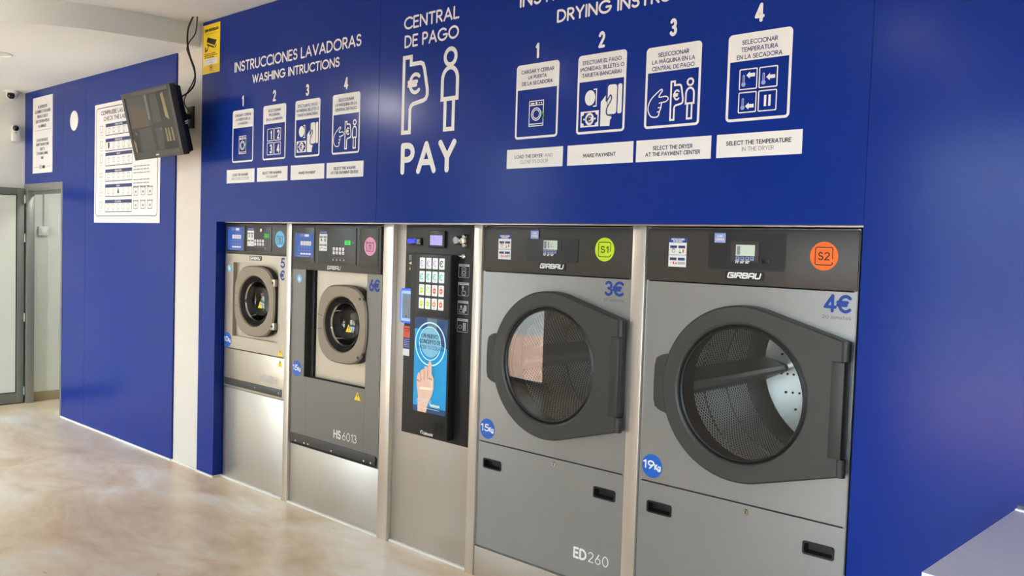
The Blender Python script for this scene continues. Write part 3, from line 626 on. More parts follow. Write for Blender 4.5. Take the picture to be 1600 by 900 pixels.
def icon_point(m, cx, cz):
    m.m('vinyl_white').stroke(spl2([(cx-.044, cz+.035), (cx-.052, cz+.04), (cx-.095, cz+.006), (cx-.108, cz-.03), (cx-.095, cz-.06), (cx-.07, cz-.066), (cx-.058, cz-.06), (cx-.054, cz-.045), (cx-.048, cz-.03), (cx-.044, cz-.012), (cx-.026, cz-.008), (cx-.016, cz+.002), (cx-.026, cz+.012), (cx-.058, cz+.012), (cx-.048, cz+.03)]), .0048, y2, closed=True)
    m.stroke([(cx-.044, cz-.010), (cx-.057, cz-.012)], .004, y2); m.stroke([(cx-.048, cz-.029), (cx-.06, cz-.03)], .004, y2); m.stroke([(cx-.054, cz-.045), (cx-.064, cz-.046)], .004, y2)
    kiosk(m, cx-.004, cx+.05, cz-.082, cz+.066, .0075, y2); human(m, cx+.063, cx+.098, cz-.082, cz+.07, .0075, y2)
def quad(m, cx, cz):
    for k, (sx, sz) in enumerate(((-1, 1), (1, 1), (-1, -1), (1, -1))):
        a, b = cx+sx*.039, cz+sz*.042
        m.m('vinyl_white').stroke(rr(a-.034, a+.034, b-.036, b+.036, .003, 2), .0042, y2, closed=True); yield k, a, b
def icon_numbers(m, cx, cz):
    for k, a, b in quad(m, cx, cz): m.text('1234'[k], 0, b-.024, .046, .0095, y2, center=a+.008, wide=.75)
def icon_temps(m, cx, cz):
    for k, a, b in quad(m, cx, cz):
        if k == 3: m.rect(a-.013, a-.004, b-.02, b+.02, y2); m.rect(a+.004, a+.013, b-.02, b+.02, y2); continue
        c = a-.018; m.m('lavender').disc(c, b-.018, .0085, y2, 14); m.stroke([(c, b-.016), (c, b+.012)], .009, y2); m.m('vinyl_blue').stroke([(c, b-.01), (c, b+.01)], .0028, y2-E_)
        az = b+(.014, 0, -.014)[k]; m.m('vinyl_white').face([(a-.008, az), (a+.006, az+.013), (a+.006, az+.0065), (a+.026, az+.0065), (a+.026, az-.0065), (a+.006, az-.0065), (a+.006, az-.013)], y2)
def card(x0, num, lines, icon, label, group, th=.0142, dz=0):
    x1, z0, z1 = x0+.249, 2.089, 2.420+dz; cx = (x0+x1)/2; zt = z1-.112-dz
    t = thing('instruction_card', label, 'sign', (cx, YH, z0), group)
    o_, i_ = rr(x0, x1, z0, z1, .014), rr(x0+.008, x1-.008, z0+.008, zt, .007)
    mb = MB('vinyl_white'); mb.stroke(rr(x0+.005, x1-.005, z0+.005, z1-.005, .012), .010, y1, closed=True); mb.rect(x0+.004, x1-.004, zt, z1-.008, y1)
    obj('frame', mb, t)
    mb = MB('vinyl_blue')
    for i, s in enumerate(lines): mb.text(s, 0, z1-.040-i*.0262, th, .0027, y2, center=cx, wide=1.06)
    obj('lettering', mb, t)
    mb = MB('vinyl_white'); icon(mb, cx, (z0+zt)/2); obj('icon', mb, t)
    nm = {'1': -.022, '2': 0, '3': 0, '4': 0}[num]
    obj('numeral', MB('vinyl_white').text(num, 0, 2.447, .056, .0125, y1, center=cx-.005, wide=.72), t)
def strip(x0, x1, l1, l2, label, group, grey2=True, grey1b=None):
    cx = (x0+x1)/2; t = thing('translation_strip', label, 'sign', (cx, YH, 1.959), group)
    obj('plate', MB('vinyl_white').rect(x0, x1, 1.959, 2.045, y1), t)
    mb = MB('ink_dark'); h = .0135
    if l2:
        if grey1b:
            mb.text(l1, x0+.050, 2.004, h, .0024, y2, x1=x0+.214); mb.m('ink_grey').text(grey1b, x0+.228, 2.004, h, .0018, y2, x1=x0+.272)
        else: mb.text(l1, 0, 2.004, h, .0028, y2, center=cx, wide=1.08)
        mb.m('ink_grey' if grey2 else 'ink_dark').text(l2, 0, 1.980, h, .0020 if grey2 else .0028, y2, center=cx, wide=1.08)
    else: mb.text(l1, 0, 1.991, h, .003, y2, center=cx, wide=1.2)
    obj('lettering', mb, t)
GW, GD = 'washing instruction cards', 'drying instruction cards'
card(-5.111, '1', ['CARGAR Y CERRAR', 'LA PUERTA DE LA', 'LAVADORA'], lambda m, x, z: icon_machine(m, x, z, 1.), 'washing card 1, white framed with a washer icon, nearest the yellow sign', GW)
card(-4.752, '2', ['SELECCIONAR', 'PROGRAMA', 'EN LA LAVADORA'], icon_numbers, 'washing card 2, white framed with four numbered squares', GW)
card(-4.407, '3', ['EFECTUAR EL PAGO', '(MONEDAS, BILLETES O', 'TARJETA BANCARIA)'], icon_pay, 'washing card 3 with coin, banknote and bank card icons', GW)
card(-4.041, '4', ['SELECCIONAR', 'LA MÁQUINA EN LA', 'CENTRAL DE PAGO'], icon_point, 'washing card 4 with a pointing hand, left of the big payment pictogram', GW)
card(-2.655, '1', ['CARGAR Y CERRAR', 'LA PUERTA', 'DE LA SECADORA'], lambda m, x, z: icon_machine(m, x, z, 1.), 'drying card 1 with a dryer icon, right of the big payment pictogram', GD)
card(-2.303, '2', ['EFECTUAR EL PAGO', '(MONEDAS, BILLETES O', 'TARJETA BANCARIA)'], icon_pay, 'drying card 2 with coin, banknote and bank card icons', GD)
card(-1.959, '3', ['SELECCIONAR', 'LA MÁQUINA EN LA', 'CENTRAL DE PAGO'], icon_point, 'drying card 3 with a hand pointing at a payment machine', GD, dz=-.012)
card(-1.599, '4', ['SELECCIONAR', 'TEMPERATURA', 'EN LA SECADORA'], icon_temps, 'drying card 4, rightmost card with thermometer squares', GD, dz=-.012)
G1, G2 = 'washing translation strips', 'drying translation strips'
strip(-5.175, -4.841, 'LOAD THE WASHER', 'AND CLOSE ITS DOOR', 'white strip reading LOAD THE WASHER under the first washing card', G1)
strip(-4.811, -4.476, 'SELECT THE WASHING', 'PROGRAMME', 'white strip reading SELECT THE WASHING PROGRAMME', G1)
strip(-4.443, -4.107, 'MAKE PAYMENT', None, 'white strip reading MAKE PAYMENT under the washing cards', G1)
strip(-4.086, -3.752, 'SELECT THE WASHER', 'AT THE PAYMENT CENTER', 'white strip reading SELECT THE WASHER AT THE PAYMENT CENTER', G1, False)
strip(-2.700, -2.371, 'LOAD THE DRYER', 'CLOSE ITS DOOR', 'white strip reading LOAD THE DRYER under the first drying card', G2, True, 'AND')
strip(-2.346, -2.006, 'MAKE PAYMENT', None, 'white strip reading MAKE PAYMENT under the drying cards', G2)
strip(-1.992, -1.654, 'SELECT THE DRYER', 'AT THE PAYMENT CENTER', 'white strip reading SELECT THE DRYER AT THE PAYMENT CENTER', G2, False)
strip(-1.631, -1.298, 'SELECT THE TEMPERATURE', 'IN THE DRYER', 'white strip reading SELECT THE TEMPERATURE, rightmost strip', G2)

# ------------------------------------------------------------------ steel cladding round the machines
YP = .058                                        # face of the machines
def panel(name, label, x0, x1, y0, z0, z1, m='steel_plinth', cat='panel', group=None):
    return solo(name, MB(m).box(x0, x1, y0, y0+.6, z0, z1, .002), label, cat, group)
PG = 'steel posts between the machines'
panel('steel_post', 'brushed steel post between the small washer and the dark washer', -4.549, -4.496, .045, 0, 1.705, 'steel', 'post', PG)
panel('steel_post', 'wide brushed steel post between the dark washer and the payment terminal', -3.627, -3.545, .045, 0, 1.705, 'steel', 'post', PG)
panel('steel_post', 'brushed steel post between the payment terminal and the first dryer', -2.946, -2.889, .045, 0, 1.705, 'steel', 'post', PG)
panel('steel_post', 'brushed steel post between the two dryers', -2.026, -1.962, .045, 0, 1.705, 'steel', 'post', PG)
panel('steel_plinth', 'tall brushed steel plinth panel under the small washer', -5.289, -4.551, .062, 0, .612)
panel('steel_plinth', 'brushed steel plinth panel under the dark washer', -4.494, -3.629, .062, 0, .368)
panel('terminal_backing', 'tall steel panel behind and below the payment terminal', -3.543, -2.948, .071, 0, 1.705, 'steel_plinth')
panel('steel_plinth', 'low steel plinth under the dryer marked S1', -2.887, -2.028, .05, 0, .146)
panel('steel_plinth', 'low steel plinth under the dryer marked S2', -1.960, -1.078, .05, 0, .146)
solo('steel_rail', MB('steel').box(-5.29, -1.08, .05, .5, 1.7055, 1.7105), 'thin steel edge strip along the underside of the blue header', 'trim')

def warn(x, z, s, parent, y, name='warning_sticker'):
    mb = MB('yellow').face([(x-s, z-s*.85), (x+s, z-s*.85), (x, z+s*.9)], y); mb.m('ink_black').stroke([(x, z-s*.1), (x, z+s*.3)], s*.22, y-E_); mb.disc(x, z-s*.5, s*.12, y-E_, 8)
    return obj(name, mb, parent, 'yellow warning triangle')
def badge(parent, cx, cz, w, h, y, frame=True):
    mb = MB('black').prism(rr(cx-w/2, cx+w/2, cz-h/2, cz+h/2, .003, 2), y-.002, y)
    mb.m('vinyl_white').text('GIRBAU', cx-w*.44, cz-h*.27, h*.54, h*.17, y-.0028, x1=cx+w*.38, skew=.28, gap=.26, font=LOGO); return obj('maker_badge', mb, parent)
def weight(parent, s, cx, cz, r, y):
    mb = MB('sticker_blue').disc(cx, cz, r, y); h = r*.62
    mb.m('vinyl_white').text(s, cx-r*.82, cz-h*.35, h, r*.13, y-E_, x1=cx+r*.18); mb.text('K', cx+r*.30, cz-h*.35, h*.62, r*.11, y-E_, x1=cx+r*.50); mb.text('g', cx+r*.58, cz-h*.35, h*.66, r*.11, y-E_, x1=cx+r*.82)
    return obj('weight_sticker', mb, parent, 'round blue sticker reading %sKg' % s)

# ------------------------------------------------------------------ dryers
def dryer(x0, name, label, code, codecol, price, kg, dx, group, big):
    t = thing(name, label, 'tumble dryer', (x0+.428, .3, 0), group)
    x1 = x0+.856; cx, cz = x0+.455+dx*.3, 1.081; Y = YP; X = lambda u: x0+u+dx
    mb = MB('skin_grey').box(x0, x0+.012, Y+.004, 1.2, .15, 1.70).box(x1-.012, x1, Y+.004, 1.2, .15, 1.70).box(x0, x1, Y+.03, 1.2, 1.69, 1.70).box(x0, x1, Y+.01, 1.2, .147, .16).box(x0, x1, 1.19, 1.2, .15, 1.70)
    obj('casing', mb, t)
    # front sheet with the loading hole
    n = 96; R = .30; hole, rim = [], []
    for i in range(n):
        a = 2*PI*i/n; c, s = math.cos(a), math.sin(a); hole.append((cx+R*c, cz+R*s))
        k = min(((x1-.002-cx)/c if c > 1e-9 else 1e9), ((x0+.002-cx)/c if c < -1e-9 else 1e9), ((1.482-cz)/s if s > 1e-9 else 1e9), ((.666-cz)/s if s < -1e-9 else 1e9)); rim.append([cx+k*c, cz+k*s])
    for q in ((x0+.002, .666), (x1-.002, .666), (x0+.002, 1.482), (x1-.002, 1.482)):
        j = min(range(n), key=lambda i: (rim[i][0]-q[0])**2+(rim[i][1]-q[1])**2); rim[j] = list(q)
    mb = MB('skin_grey'); P3 = lambda l, y: [(x, y, z) for x, z in l]
    mb.loops([P3(rim, Y+.02), P3(rim, Y), P3(hole, Y), P3(hole, Y+.03)], smooth=False); obj('front_panel', mb, t)
    # lower access panel with openings for the grips
    gx = [(X(.047), X(.159)), (X(.708), X(.818))]; gz = (.540, .583)
    mb = MB('skin_grey'); xs = [x0+.002, gx[0][0], gx[0][1], gx[1][0], gx[1][1], x1-.002]; zs = [.155, gz[0], gz[1], .660]
    for i in range(5):
        for j in range(3):
            if i in (1, 3) and j == 1: continue
            mb.rect(xs[i], xs[i+1], zs[j], zs[j+1], Y)
    mb.loops([P3([(xs[0], .155), (xs[5], .155), (xs[5], .66), (xs[0], .66)], Y), P3([(xs[0], .155), (xs[5], .155), (xs[5], .66), (xs[0], .66)], Y+.02)], smooth=False)
    lp = obj('lower_panel', mb, t)
    for a, b in gx:
        mb = MB('black'); o_ = rr(a-.003, b+.003, gz[0]-.003, gz[1]+.003, .009); i_ = rr(a+.004, b-.004, gz[0]+.004, gz[1]-.004, .006); i2 = rr(a+.008, b-.008, gz[0]+.008, gz[1]-.004, .005)
        mb.loops([P3(o_, Y-.001), P3(o_, Y-.003), P3(i_, Y-.003), P3(i2, Y+.028)], close_end=True, smooth=False); obj('grip', mb, lp)
    obj('lock', MB('chrome').lathe(X(.482), .634, [(.0125, Y), (.0125, Y-.003), (.010, Y-.006), (.0, Y-.006)], 20).m('black').rect(X(.482)-.0015, X(.482)+.0015, .629, .640, Y-.0066), lp)
    obj('base_seam', MB('door_side').box(x0+.002, x1-.002, Y+.012, Y+.04, .1465, .156), t)
    mb = MB('matt_black').box(x0+.004, x1-.004, Y+.012, Y+.02, .655, .672); obj('seam', mb, t)
    # control panel
    cp = obj('control_panel', MB('panel_dark').box(x0+.001, x1-.001, Y-.002, .3, 1.486, 1.696, .003), t); y = Y-.003
    a, b, c, d = (X(.281), X(.592), 1.543, 1.681) if big else (X(.281), X(.580), 1.541, 1.648)
    o_ = rr(a, b, c, d, .01)
    mb = MB('panel_black').prism(o_, y-.002, y); dp = obj('display_panel', mb, t); y -= .003
    if big: obj('panel_rim', MB('door_side').stroke(o_, .003, y+.0006, closed=True), dp)
    s = X(.0)
    mb = MB('panel_dark').prism(rr(X(.378), X(.492), 1.573, 1.650, .004), y-.004, y+.001) if big else MB('panel_dark').prism(rr(X(.365), X(.487), 1.588, 1.641, .003), y-.001, y+.001)
    obj('display_bezel', mb, dp); yy = y-.0045
    la, lb = X(.399), X(.476); lz = (1.596, 1.637)
    if not big: la, lb = X(.387), X(.467)
    mb = MB('lcd').rect(la, lb, lz[0], lz[1], yy); mb.m('ink_grey').rect(la+.004, la+.018, lz[0]+.004, lz[1]-.004, yy-E_)
    if not big: mb.rect(la+.026, la+.033, lz[0]+.006, lz[1]-.005, yy-E_); mb.stroke(A_(la+.05, (lz[0]+lz[1])/2, .008, .009, 50, 310, 8), .002, yy-E_)
    obj('screen', mb, dp)
    for k in range(4): q = la+k*.0195+.0015; obj('button', MB('lavender').box(q, q+.0145, yy-.001, yy+.002, lz[0]-.0165, lz[0]-.003).m('navy').rect(q+.003, q+.011, lz[0]-.012, lz[0]-.006, yy-.0016), dp)
    mb = MB('vinyl_white').text('70º 60º 50º' if big else '70º 60º 50º', la-.001, lz[0]-.0275, .0085, .0022, yy, x1=lb-.020); obj('temperature_print', mb, dp)
    if big: obj('card_slot', MB('black').box(X(.503), X(.535), y-.002, y, 1.570, 1.588, .002), dp)
    q = X(.306); z = 1.6435
    mb = MB('lavender').rect(q, q+.047, z, z+.037, y-.0015); mb.m('screen_blue').stroke([(q, z+.037), (q+.047, z+.037)], .003, y-.0022); mb.m('vinyl_white').text('COIN', q+.012, z+.021, .007, .0018, y-.0022, x1=q+.033); mb.text('CONTROL', q+.005, z+.009, .007, .0018, y-.0022, x1=q+.042)
    obj('coin_control_sticker', mb, t, 'small blue sticker reading COIN CONTROL'); y = Y-.0028
    # instruction sticker
    a, b, c, d = X(.102), X(.183), 1.544, 1.660; w = b-a; h = d-c
    mb = MB('vinyl_white').rect(a, b, c, d, y); mb.m('price_blue').rect(a, b, d-h*.17, d, y-E_)
    mb.m('vinyl_white').text('INSTRUCCIONES', a+w*.15, d-h*.085, h*.05, .0016, y-2*E_, x1=b-w*.12); mb.text('DE SECADO', a+w*.26, d-h*.15, h*.05, .0016, y-2*E_, x1=b-w*.24)
    for (u, v) in ((.08, .64), (.54, .64), (.08, .225), (.54, .225)): mb.m('navy').rect(a+w*u, a+w*(u+.38), c+h*v, c+h*(v+.09), y-E_)
    mb.rect(a, b, c+h*.40, c+h*.415, y-E_)
    mb.m('ink_grey').stroke([(a+w*.19, c+h*.6), (a+w*.21, c+h*.5), (a+w*.33, c+h*.5), (a+w*.35, c+h*.6)], .002, y-E_, closed=True); mb.rect(a+w*.2, a+w*.34, c+h*.61, c+h*.63, y-E_); mb.m('yellow_dim').disc(a+w*.62, c+h*.57, w*.04, y-E_, 10); mb.m('green_ink').rect(a+w*.58, a+w*.7, c+h*.47, c+h*.52, y-E_); mb.m('red').rect(a+w*.78, a+w*.86, c+h*.5, c+h*.6, y-E_)
    mb.m('orange').disc(a+w*.15, c+h*.13, w*.03, y-E_, 10); mb.m('red').rect(a+w*.26, a+w*.34, c+h*.09, c+h*.18, y-E_); mb.disc(a+w*.44, c+h*.12, w*.045, y-E_, 10)
    mb.m('ink_dark')
    for k in range(4): mb.stroke(rr(a+w*(.55+.1*k), a+w*(.62+.1*k), c+h*.10, c+h*.16, .001, 1), .0014, y-E_, closed=True)
    obj('instruction_sticker', mb, t, 'small white and blue drying instruction sticker')
    badge(t, X(.436), 1.522, .158, .032, Y-.002)
    # code disc, price, weight
    q, z = X(.734 if big else .720), 1.604
    mb = MB(codecol).disc(q, z, .0505, y, 40); mb.m('ink_black'); mb.stroke([(q+.031, z-.022), (q+.031, z-.026)]+A_(q+.024, z-.024, .007, .007, 0, -90, 4)[1:]+A_(q-.024, z-.024, .007, .007, 270, 180, 4)+A_(q-.024, z+.024, .007, .007, 180, 90, 4)+A_(q+.024, z+.024, .007, .007, 90, 0, 4)+[(q+.031, z-.008)], .0034, y-E_)
    mb.text(code, q-.019, z-.0125, .025, .0042, y-E_, x1=q+.019); obj('number_sticker', mb, t, 'round %s sticker reading %s' % (codecol, code))
    xs = (X(.746), X(.835)) if big else (X(.732), X(.822)); y = Y-.0008
    mb = MB('price_blue').text(price+'€', xs[0], 1.414, .053, .0115, y, x1=xs[1], gap=.2); mb.m('ink_mid').text('20 minutos', xs[0]-.008, 1.387, .0110, .0021, y, x1=xs[1]+.002, gap=.3); obj('price_lettering', mb, t, 'blue price reading %s€' % price)
    weight(t, kg, x0+.062+dx*.5, .728, .0485, y)
    if not big:
        mb = MB('vinyl_white').text('ED', X(.613), .251, .041, .0095, y, x1=X(.677), gap=.3); mb.text('260', X(.692), .251, .041, .0042, y, x1=X(.796), gap=.26); obj('model_lettering', mb, t)
    # door: round dark ring that runs tangent out to the hinge side
    n = 120; Ro = .331; hx = x1-.019; zt, zb = 1.316, .845; outer = []
    def tang(px, pz, sgn):
        dx_, dz_ = px-cx, pz-cz; L = math.hypot(dx_, dz_); return math.atan2(dz_, dx_)+sgn*math.acos(min(1, Ro/L))
    at, ab = tang(hx, zt, 1), tang(hx, zb, -1)
    def rad(a):                                   # outline radius at angle a
        while a > PI: a -= 2*PI
        while a < -PI: a += 2*PI
        if ab < a < at:
            c, s = math.cos(a), math.sin(a); best = 1e9
            for (p, q) in (((cx+Ro*math.cos(at), cz+Ro*math.sin(at)), (hx, zt)), ((hx, zt), (hx, zb)), ((hx, zb), (cx+Ro*math.cos(ab), cz+Ro*math.sin(ab)))):
                ex, ez = q[0]-p[0], q[1]-p[1]; den = c*ez-s*ex
                if abs(den) < 1e-9: continue
                r_ = ((p[0]-cx)*ez-(p[1]-cz)*ex)/den; u = ((p[0]-cx)*s-(p[1]-cz)*c)/den
                if r_ > 0 and -.001 <= u <= 1.001: best = min(best, r_)
            return best if best < 1e8 else Ro
        return Ro
    angs = [2*PI*i/n for i in range(n)]
    for ac in (math.atan2(zt-cz, hx-cx), math.atan2(zb-cz, hx-cx) % (2*PI)):
        j = min(range(n), key=lambda i: abs((angs[i]-ac+PI) % (2*PI)-PI)); angs[j] = ac
    def ring(off=0, r=None): return [(cx+(r or rad(a)+off)*math.cos(a), cz+(r or rad(a)+off)*math.sin(a)) for a in angs]
    yf = .006
    mb = MB('door_dark'); mb.loops([P3(ring(), Y-.002), P3(ring(), yf+.006), P3(ring(-.007), yf), P3(ring(r=.270), yf), P3(ring(r=.262), yf+.005), P3(ring(r=.256), yf+.016), P3(ring(r=.252), yf+.05), P3(ring(r=.292), Y+.02)])
    door = obj('door', mb, t, 'dark grey porthole door', sharp=25)
    mb = MB('black'); mb.lathe(cx, cz, [(.258, yf+.012), (.249, yf+.006), (.243, yf+.010), (.243, yf+.03)], 72); obj('glass_rim', mb, door)
    mb = MB('door_glass'); mb.lathe(cx, cz, [(.0005, yf+.012), (.1, yf+.012), (.2, yf+.0122), (.247, yf+.0125)], 64); obj('glass', mb, door)
    hl = cx-.375
    tab = [(cx-.31, 1.20), (cx-.338, 1.195)]+[(cx-.353, 1.187), (hl+.006, 1.178), (hl+.001, 1.15), (hl-.001, 1.08), (hl+.001, 1.01), (hl+.006, .984), (cx-.353, .975), (cx-.338, .968), (cx-.31, .96)]
    obj('handle', MB('door_side').prism(tab, yf+.012, Y-.012, .003), door)
    mb = MB('door_side').box(hx-.036, hx+.010, yf-.008, Y-.004, .910, 1.244, .004); hg = obj('hinge', mb, door)
    for za, zb_ in ((1.246, 1.316), (.845, .908)):
        mb = MB('door_side'); q = []
        for i in range(16): q.append((hx+.003+.017*math.cos(2*PI*i/16), yf+.016+.017*math.sin(2*PI*i/16)))
        mb.loops([[(a, b, za) for a, b in q], [(a, b, zb_) for a, b in q]]); mb.f([mb.v(a, b, zb_) for a, b in q]); mb.f([mb.v(a, b, za) for a, b in q][::-1]); obj('hinge_pin', mb, door)
    # drum
    mb = MB('rubber').lathe(cx, cz, [(.299, Y+.028), (.275, Y+.035), (.272, Y+.09), (.285, Y+.10)], 64); obj('throat', mb, t)
    mb = MB('drum_plain'); RD = .385; yb, ye = .17, 1.02
    mb.lathe(cx, cz, [(.272, Y+.092), (.30, .15), (RD, yb)], 72)
    mb.m('drum_steel'); uv = mb.bm.loops.layers.uv.new('UVMap'); n = 72
    for (ya, yc, mm) in ((yb, .20, 'drum_plain'), (.20, .42, 'drum_steel'), (.42, .435, 'drum_plain'), (.435, .62, 'drum_steel'), (.62, .635, 'drum_plain'), (.635, .82, 'drum_steel'), (.82, ye, 'drum_plain')):
        mb.m(mm); A = [mb.v(cx+RD*math.cos(2*PI*i/n), ya, cz+RD*math.sin(2*PI*i/n)) for i in range(n)]; B = [mb.v(cx+RD*math.cos(2*PI*i/n), yc, cz+RD*math.sin(2*PI*i/n)) for i in range(n)]
        for i in range(n):
            fc = mb.f([A[i], B[i], B[(i+1) % n], A[(i+1) % n]], True)
            for l, (uu, vv) in zip(fc.loops, ((i, ya), (i, yc), (i+1, yc), (i+1, ya))): l[uv].uv = (uu/n*2*PI*RD, vv)
    dr = obj('drum', mb, t)
    mb = MB('drum_plain').lathe(cx, cz, [(RD, ye), (.30, ye+.02), (.12, ye+.02), (.08, ye-.02), (.0005, ye-.02)], 64); mb.m('matt_black')
    for rr_ in (.16, .19, .22, .25, .28, .31):
        k = int(rr_*70)
        for i in range(k): a = 2*PI*i/k; mb.disc(cx+rr_*math.cos(a), cz+rr_*math.sin(a), .006, ye+.0195 if rr_ < .3 else ye+.014, 8)
    obj('back_plate', mb, dr)
    for k in range(3):
        a = math.radians(184+120*k); ca, sa = math.cos(a), math.sin(a); mb = MB('lifter_steel'); L = []
        for yy_ in (yb+.01, ye):
            L.append([(cx+ca*r_-sa*w_, yy_, cz+sa*r_+ca*w_) for r_, w_ in ((RD+.005, -.06), (RD-.10, -.016), (RD-.108, 0), (RD-.10, .016), (RD+.005, .06))])
        mb.loops(L, smooth=False); mb.f([mb.v(*p) for p in L[0]]); bmesh.ops.recalc_face_normals(mb.bm, faces=mb.bm.faces); obj('lifter', mb, dr)
    return t
DG = 'tumble dryers'
dryer(-2.889, 'tumble_dryer', 'tumble dryer with lime green S1 sticker and 3€ price, beside the payment terminal', 'S1', 'lime', '3', '15', -.005, DG, False)
dryer(-1.960, 'tumble_dryer', 'rightmost tumble dryer with orange S2 sticker and 4€ price', 'S2', 'orange', '4', '19', 0., DG, True)

# ------------------------------------------------------------------ washers
def tub(m, cx, cz, w, h, y, s):
    m.stroke([(cx-w, cz+h), (cx-w*.85, cz-h), (cx+w*.85, cz-h), (cx+w, cz+h*.9)], s, y); m.stroke([(cx-w+2*w*q/6, cz+h*.55+(h*.32 if q % 2 else 0)) for q in range(7)], s, y)
def superring(cx, cz, a, b, p, n=72):
    o = []
    for i in range(n):
        t_ = 2*PI*i/n; c, s = math.cos(t_), math.sin(t_); o.append((cx+a*abs(c)**(2/p)*(1 if c >= 0 else -1), cz+b*abs(s)**(2/p)*(1 if s >= 0 else -1)))
    return o
def washer_door(t, cx, cz, a, b, hr, hz, yf, yb, latch):
    P3 = lambda l, y: [(x, y, z) for x, z in l]
    O = superring(cx, cz, a, b, 3.0); O2 = superring(cx, cz, a-.008, b-.008, 3.0); I = superring(cx, cz, hr, hz, 2.0); I2 = superring(cx, cz, hr-.006, hz-.006, 2.0); I3 = superring(cx, cz, hr-.014, hz-.014, 2.0)
    mb = MB('door_side').loops([P3(O, yb), P3(O, yf+.010)]); mb.m('ring_taupe').loops([P3(O, yf+.010), P3(O2, yf), P3(I, yf), P3(I2, yf+.008)]); d = obj('door', mb, t, 'taupe rounded square porthole door', sharp=40)
    mb = MB('rubber').loops([P3(I2, yf+.008), P3(I3, yf+.02), P3(superring(cx, cz, hr-.02, hz-.02, 2), yf+.012), P3(superring(cx, cz, hr-.03, hz-.03, 2), yf+.03), P3(superring(cx, cz, hr-.036, hz-.036, 2), yf+.085), P3(superring(cx, cz, hr-.026, hz-.026, 2), yf+.10)]); obj('gasket', mb, d)
    obj('chrome_ring', MB('chrome').loops([P3(superring(cx, cz, hr-.034, hz-.034, 2), yf+.032), P3(superring(cx, cz, hr-.038, hz-.038, 2), yf+.026), P3(superring(cx, cz, hr-.043, hz-.043, 2), yf+.034)]), d)
    k = hz/hr
    obj('glass', MB('door_glass').lathe(cx, cz, [(.0005, yf+.114), (hr-.11, yf+.112), (hr-.08, yf+.10), (hr-.055, yf+.07), (hr-.04, yf+.034)], 48, 1, k), d)
    warn(cx+.035, cz-.02, .026, d, yf+.028)
    mb = MB('door_side'); sx = cx+hr+.022
    for zz in latch: mb.lathe(sx+.012, zz, [(.008, yf+.001), (.008, yf-.002), (.0005, yf-.003)], 14)
    obj('hinge_bolt', mb, d)
    mb = MB('door_side').stroke([(cx-a+.002, cz+.045), (cx-hr-.002, cz+.035)], .003, yf-.0006, cap=False).stroke([(cx-a+.002, cz-.045), (cx-hr-.002, cz-.035)], .003, yf-.0006, cap=False); obj('handle_groove', mb, d)
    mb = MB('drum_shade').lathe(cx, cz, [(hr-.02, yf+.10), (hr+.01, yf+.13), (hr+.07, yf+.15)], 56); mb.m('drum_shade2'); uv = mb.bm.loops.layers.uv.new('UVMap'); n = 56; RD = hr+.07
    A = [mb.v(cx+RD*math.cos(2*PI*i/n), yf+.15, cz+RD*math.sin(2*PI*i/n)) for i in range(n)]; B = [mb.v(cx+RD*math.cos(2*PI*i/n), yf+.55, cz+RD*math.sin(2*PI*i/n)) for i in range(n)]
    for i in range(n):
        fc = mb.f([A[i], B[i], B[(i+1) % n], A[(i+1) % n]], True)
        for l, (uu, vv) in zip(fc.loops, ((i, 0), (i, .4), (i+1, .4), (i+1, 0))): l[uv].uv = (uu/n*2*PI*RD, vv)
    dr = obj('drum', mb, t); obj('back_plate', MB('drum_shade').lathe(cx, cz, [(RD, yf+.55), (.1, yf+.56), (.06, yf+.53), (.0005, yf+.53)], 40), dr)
    for k in range(3):
        a_ = math.radians(60+120*k); ca, sa = math.cos(a_), math.sin(a_)
        L = [[(cx+ca*r_-sa*w_, yy_, cz+sa*r_+ca*w_) for r_, w_ in ((RD+.004, -.04), (RD-.05, 0), (RD+.004, .04))] for yy_ in (yf+.16, yf+.55)]
        mb = MB('drum_shade').loops(L, smooth=False); mb.f([mb.v(*p) for p in L[0]]); bmesh.ops.recalc_face_normals(mb.bm, faces=mb.bm.faces); obj('lifter', mb, dr)
def screen_card(parent, a, b, c, d, y):
    w, h = b-a, d-c; mb = MB('screen_blue').rect(a, b, c, d, y); yy = y-E_
    mb.m('lavender').text('OPEN', a+w*.25, c+h*.86, h*.085, .0022, yy, x1=a+w*.52); mb.m('vinyl_white').rect(a+w*.54, a+w*.76, c+h*.85, c+h*.95, yy)
    for k in range(4):
        q = a+w*(.32+.145*k); mb.m('vinyl_white').face(rr(q, q+w*.125, c+h*.49, c+h*.66, .002, 2), yy); mb.m('ink_dark').text('1234'[k], 0, c+h*.53, h*.09, .0022, yy-E_, center=q+w*.0625, wide=.8)
        mb.m('vinyl_white').rect(q, q+w*.12, c+h*.10, c+h*.17, yy); mb.m('lavender').rect(q+w*.03, q+w*.09, c+h*.40, c+h*.415, yy); mb.rect(q+w*.03, q+w*.09, c+h*.27, c+h*.285, yy)
    mb.m('lavender')
    for v in (.41, .27, .13): mb.rect(a+w*.17, a+w*.27, c+h*v, c+h*(v+.012), yy)
    mb.rect(a+w*.14, a+w*.8, c+h*.03, c+h*.045, yy); return obj('programme_card', mb, parent, 'blue programme card with four numbered keys')
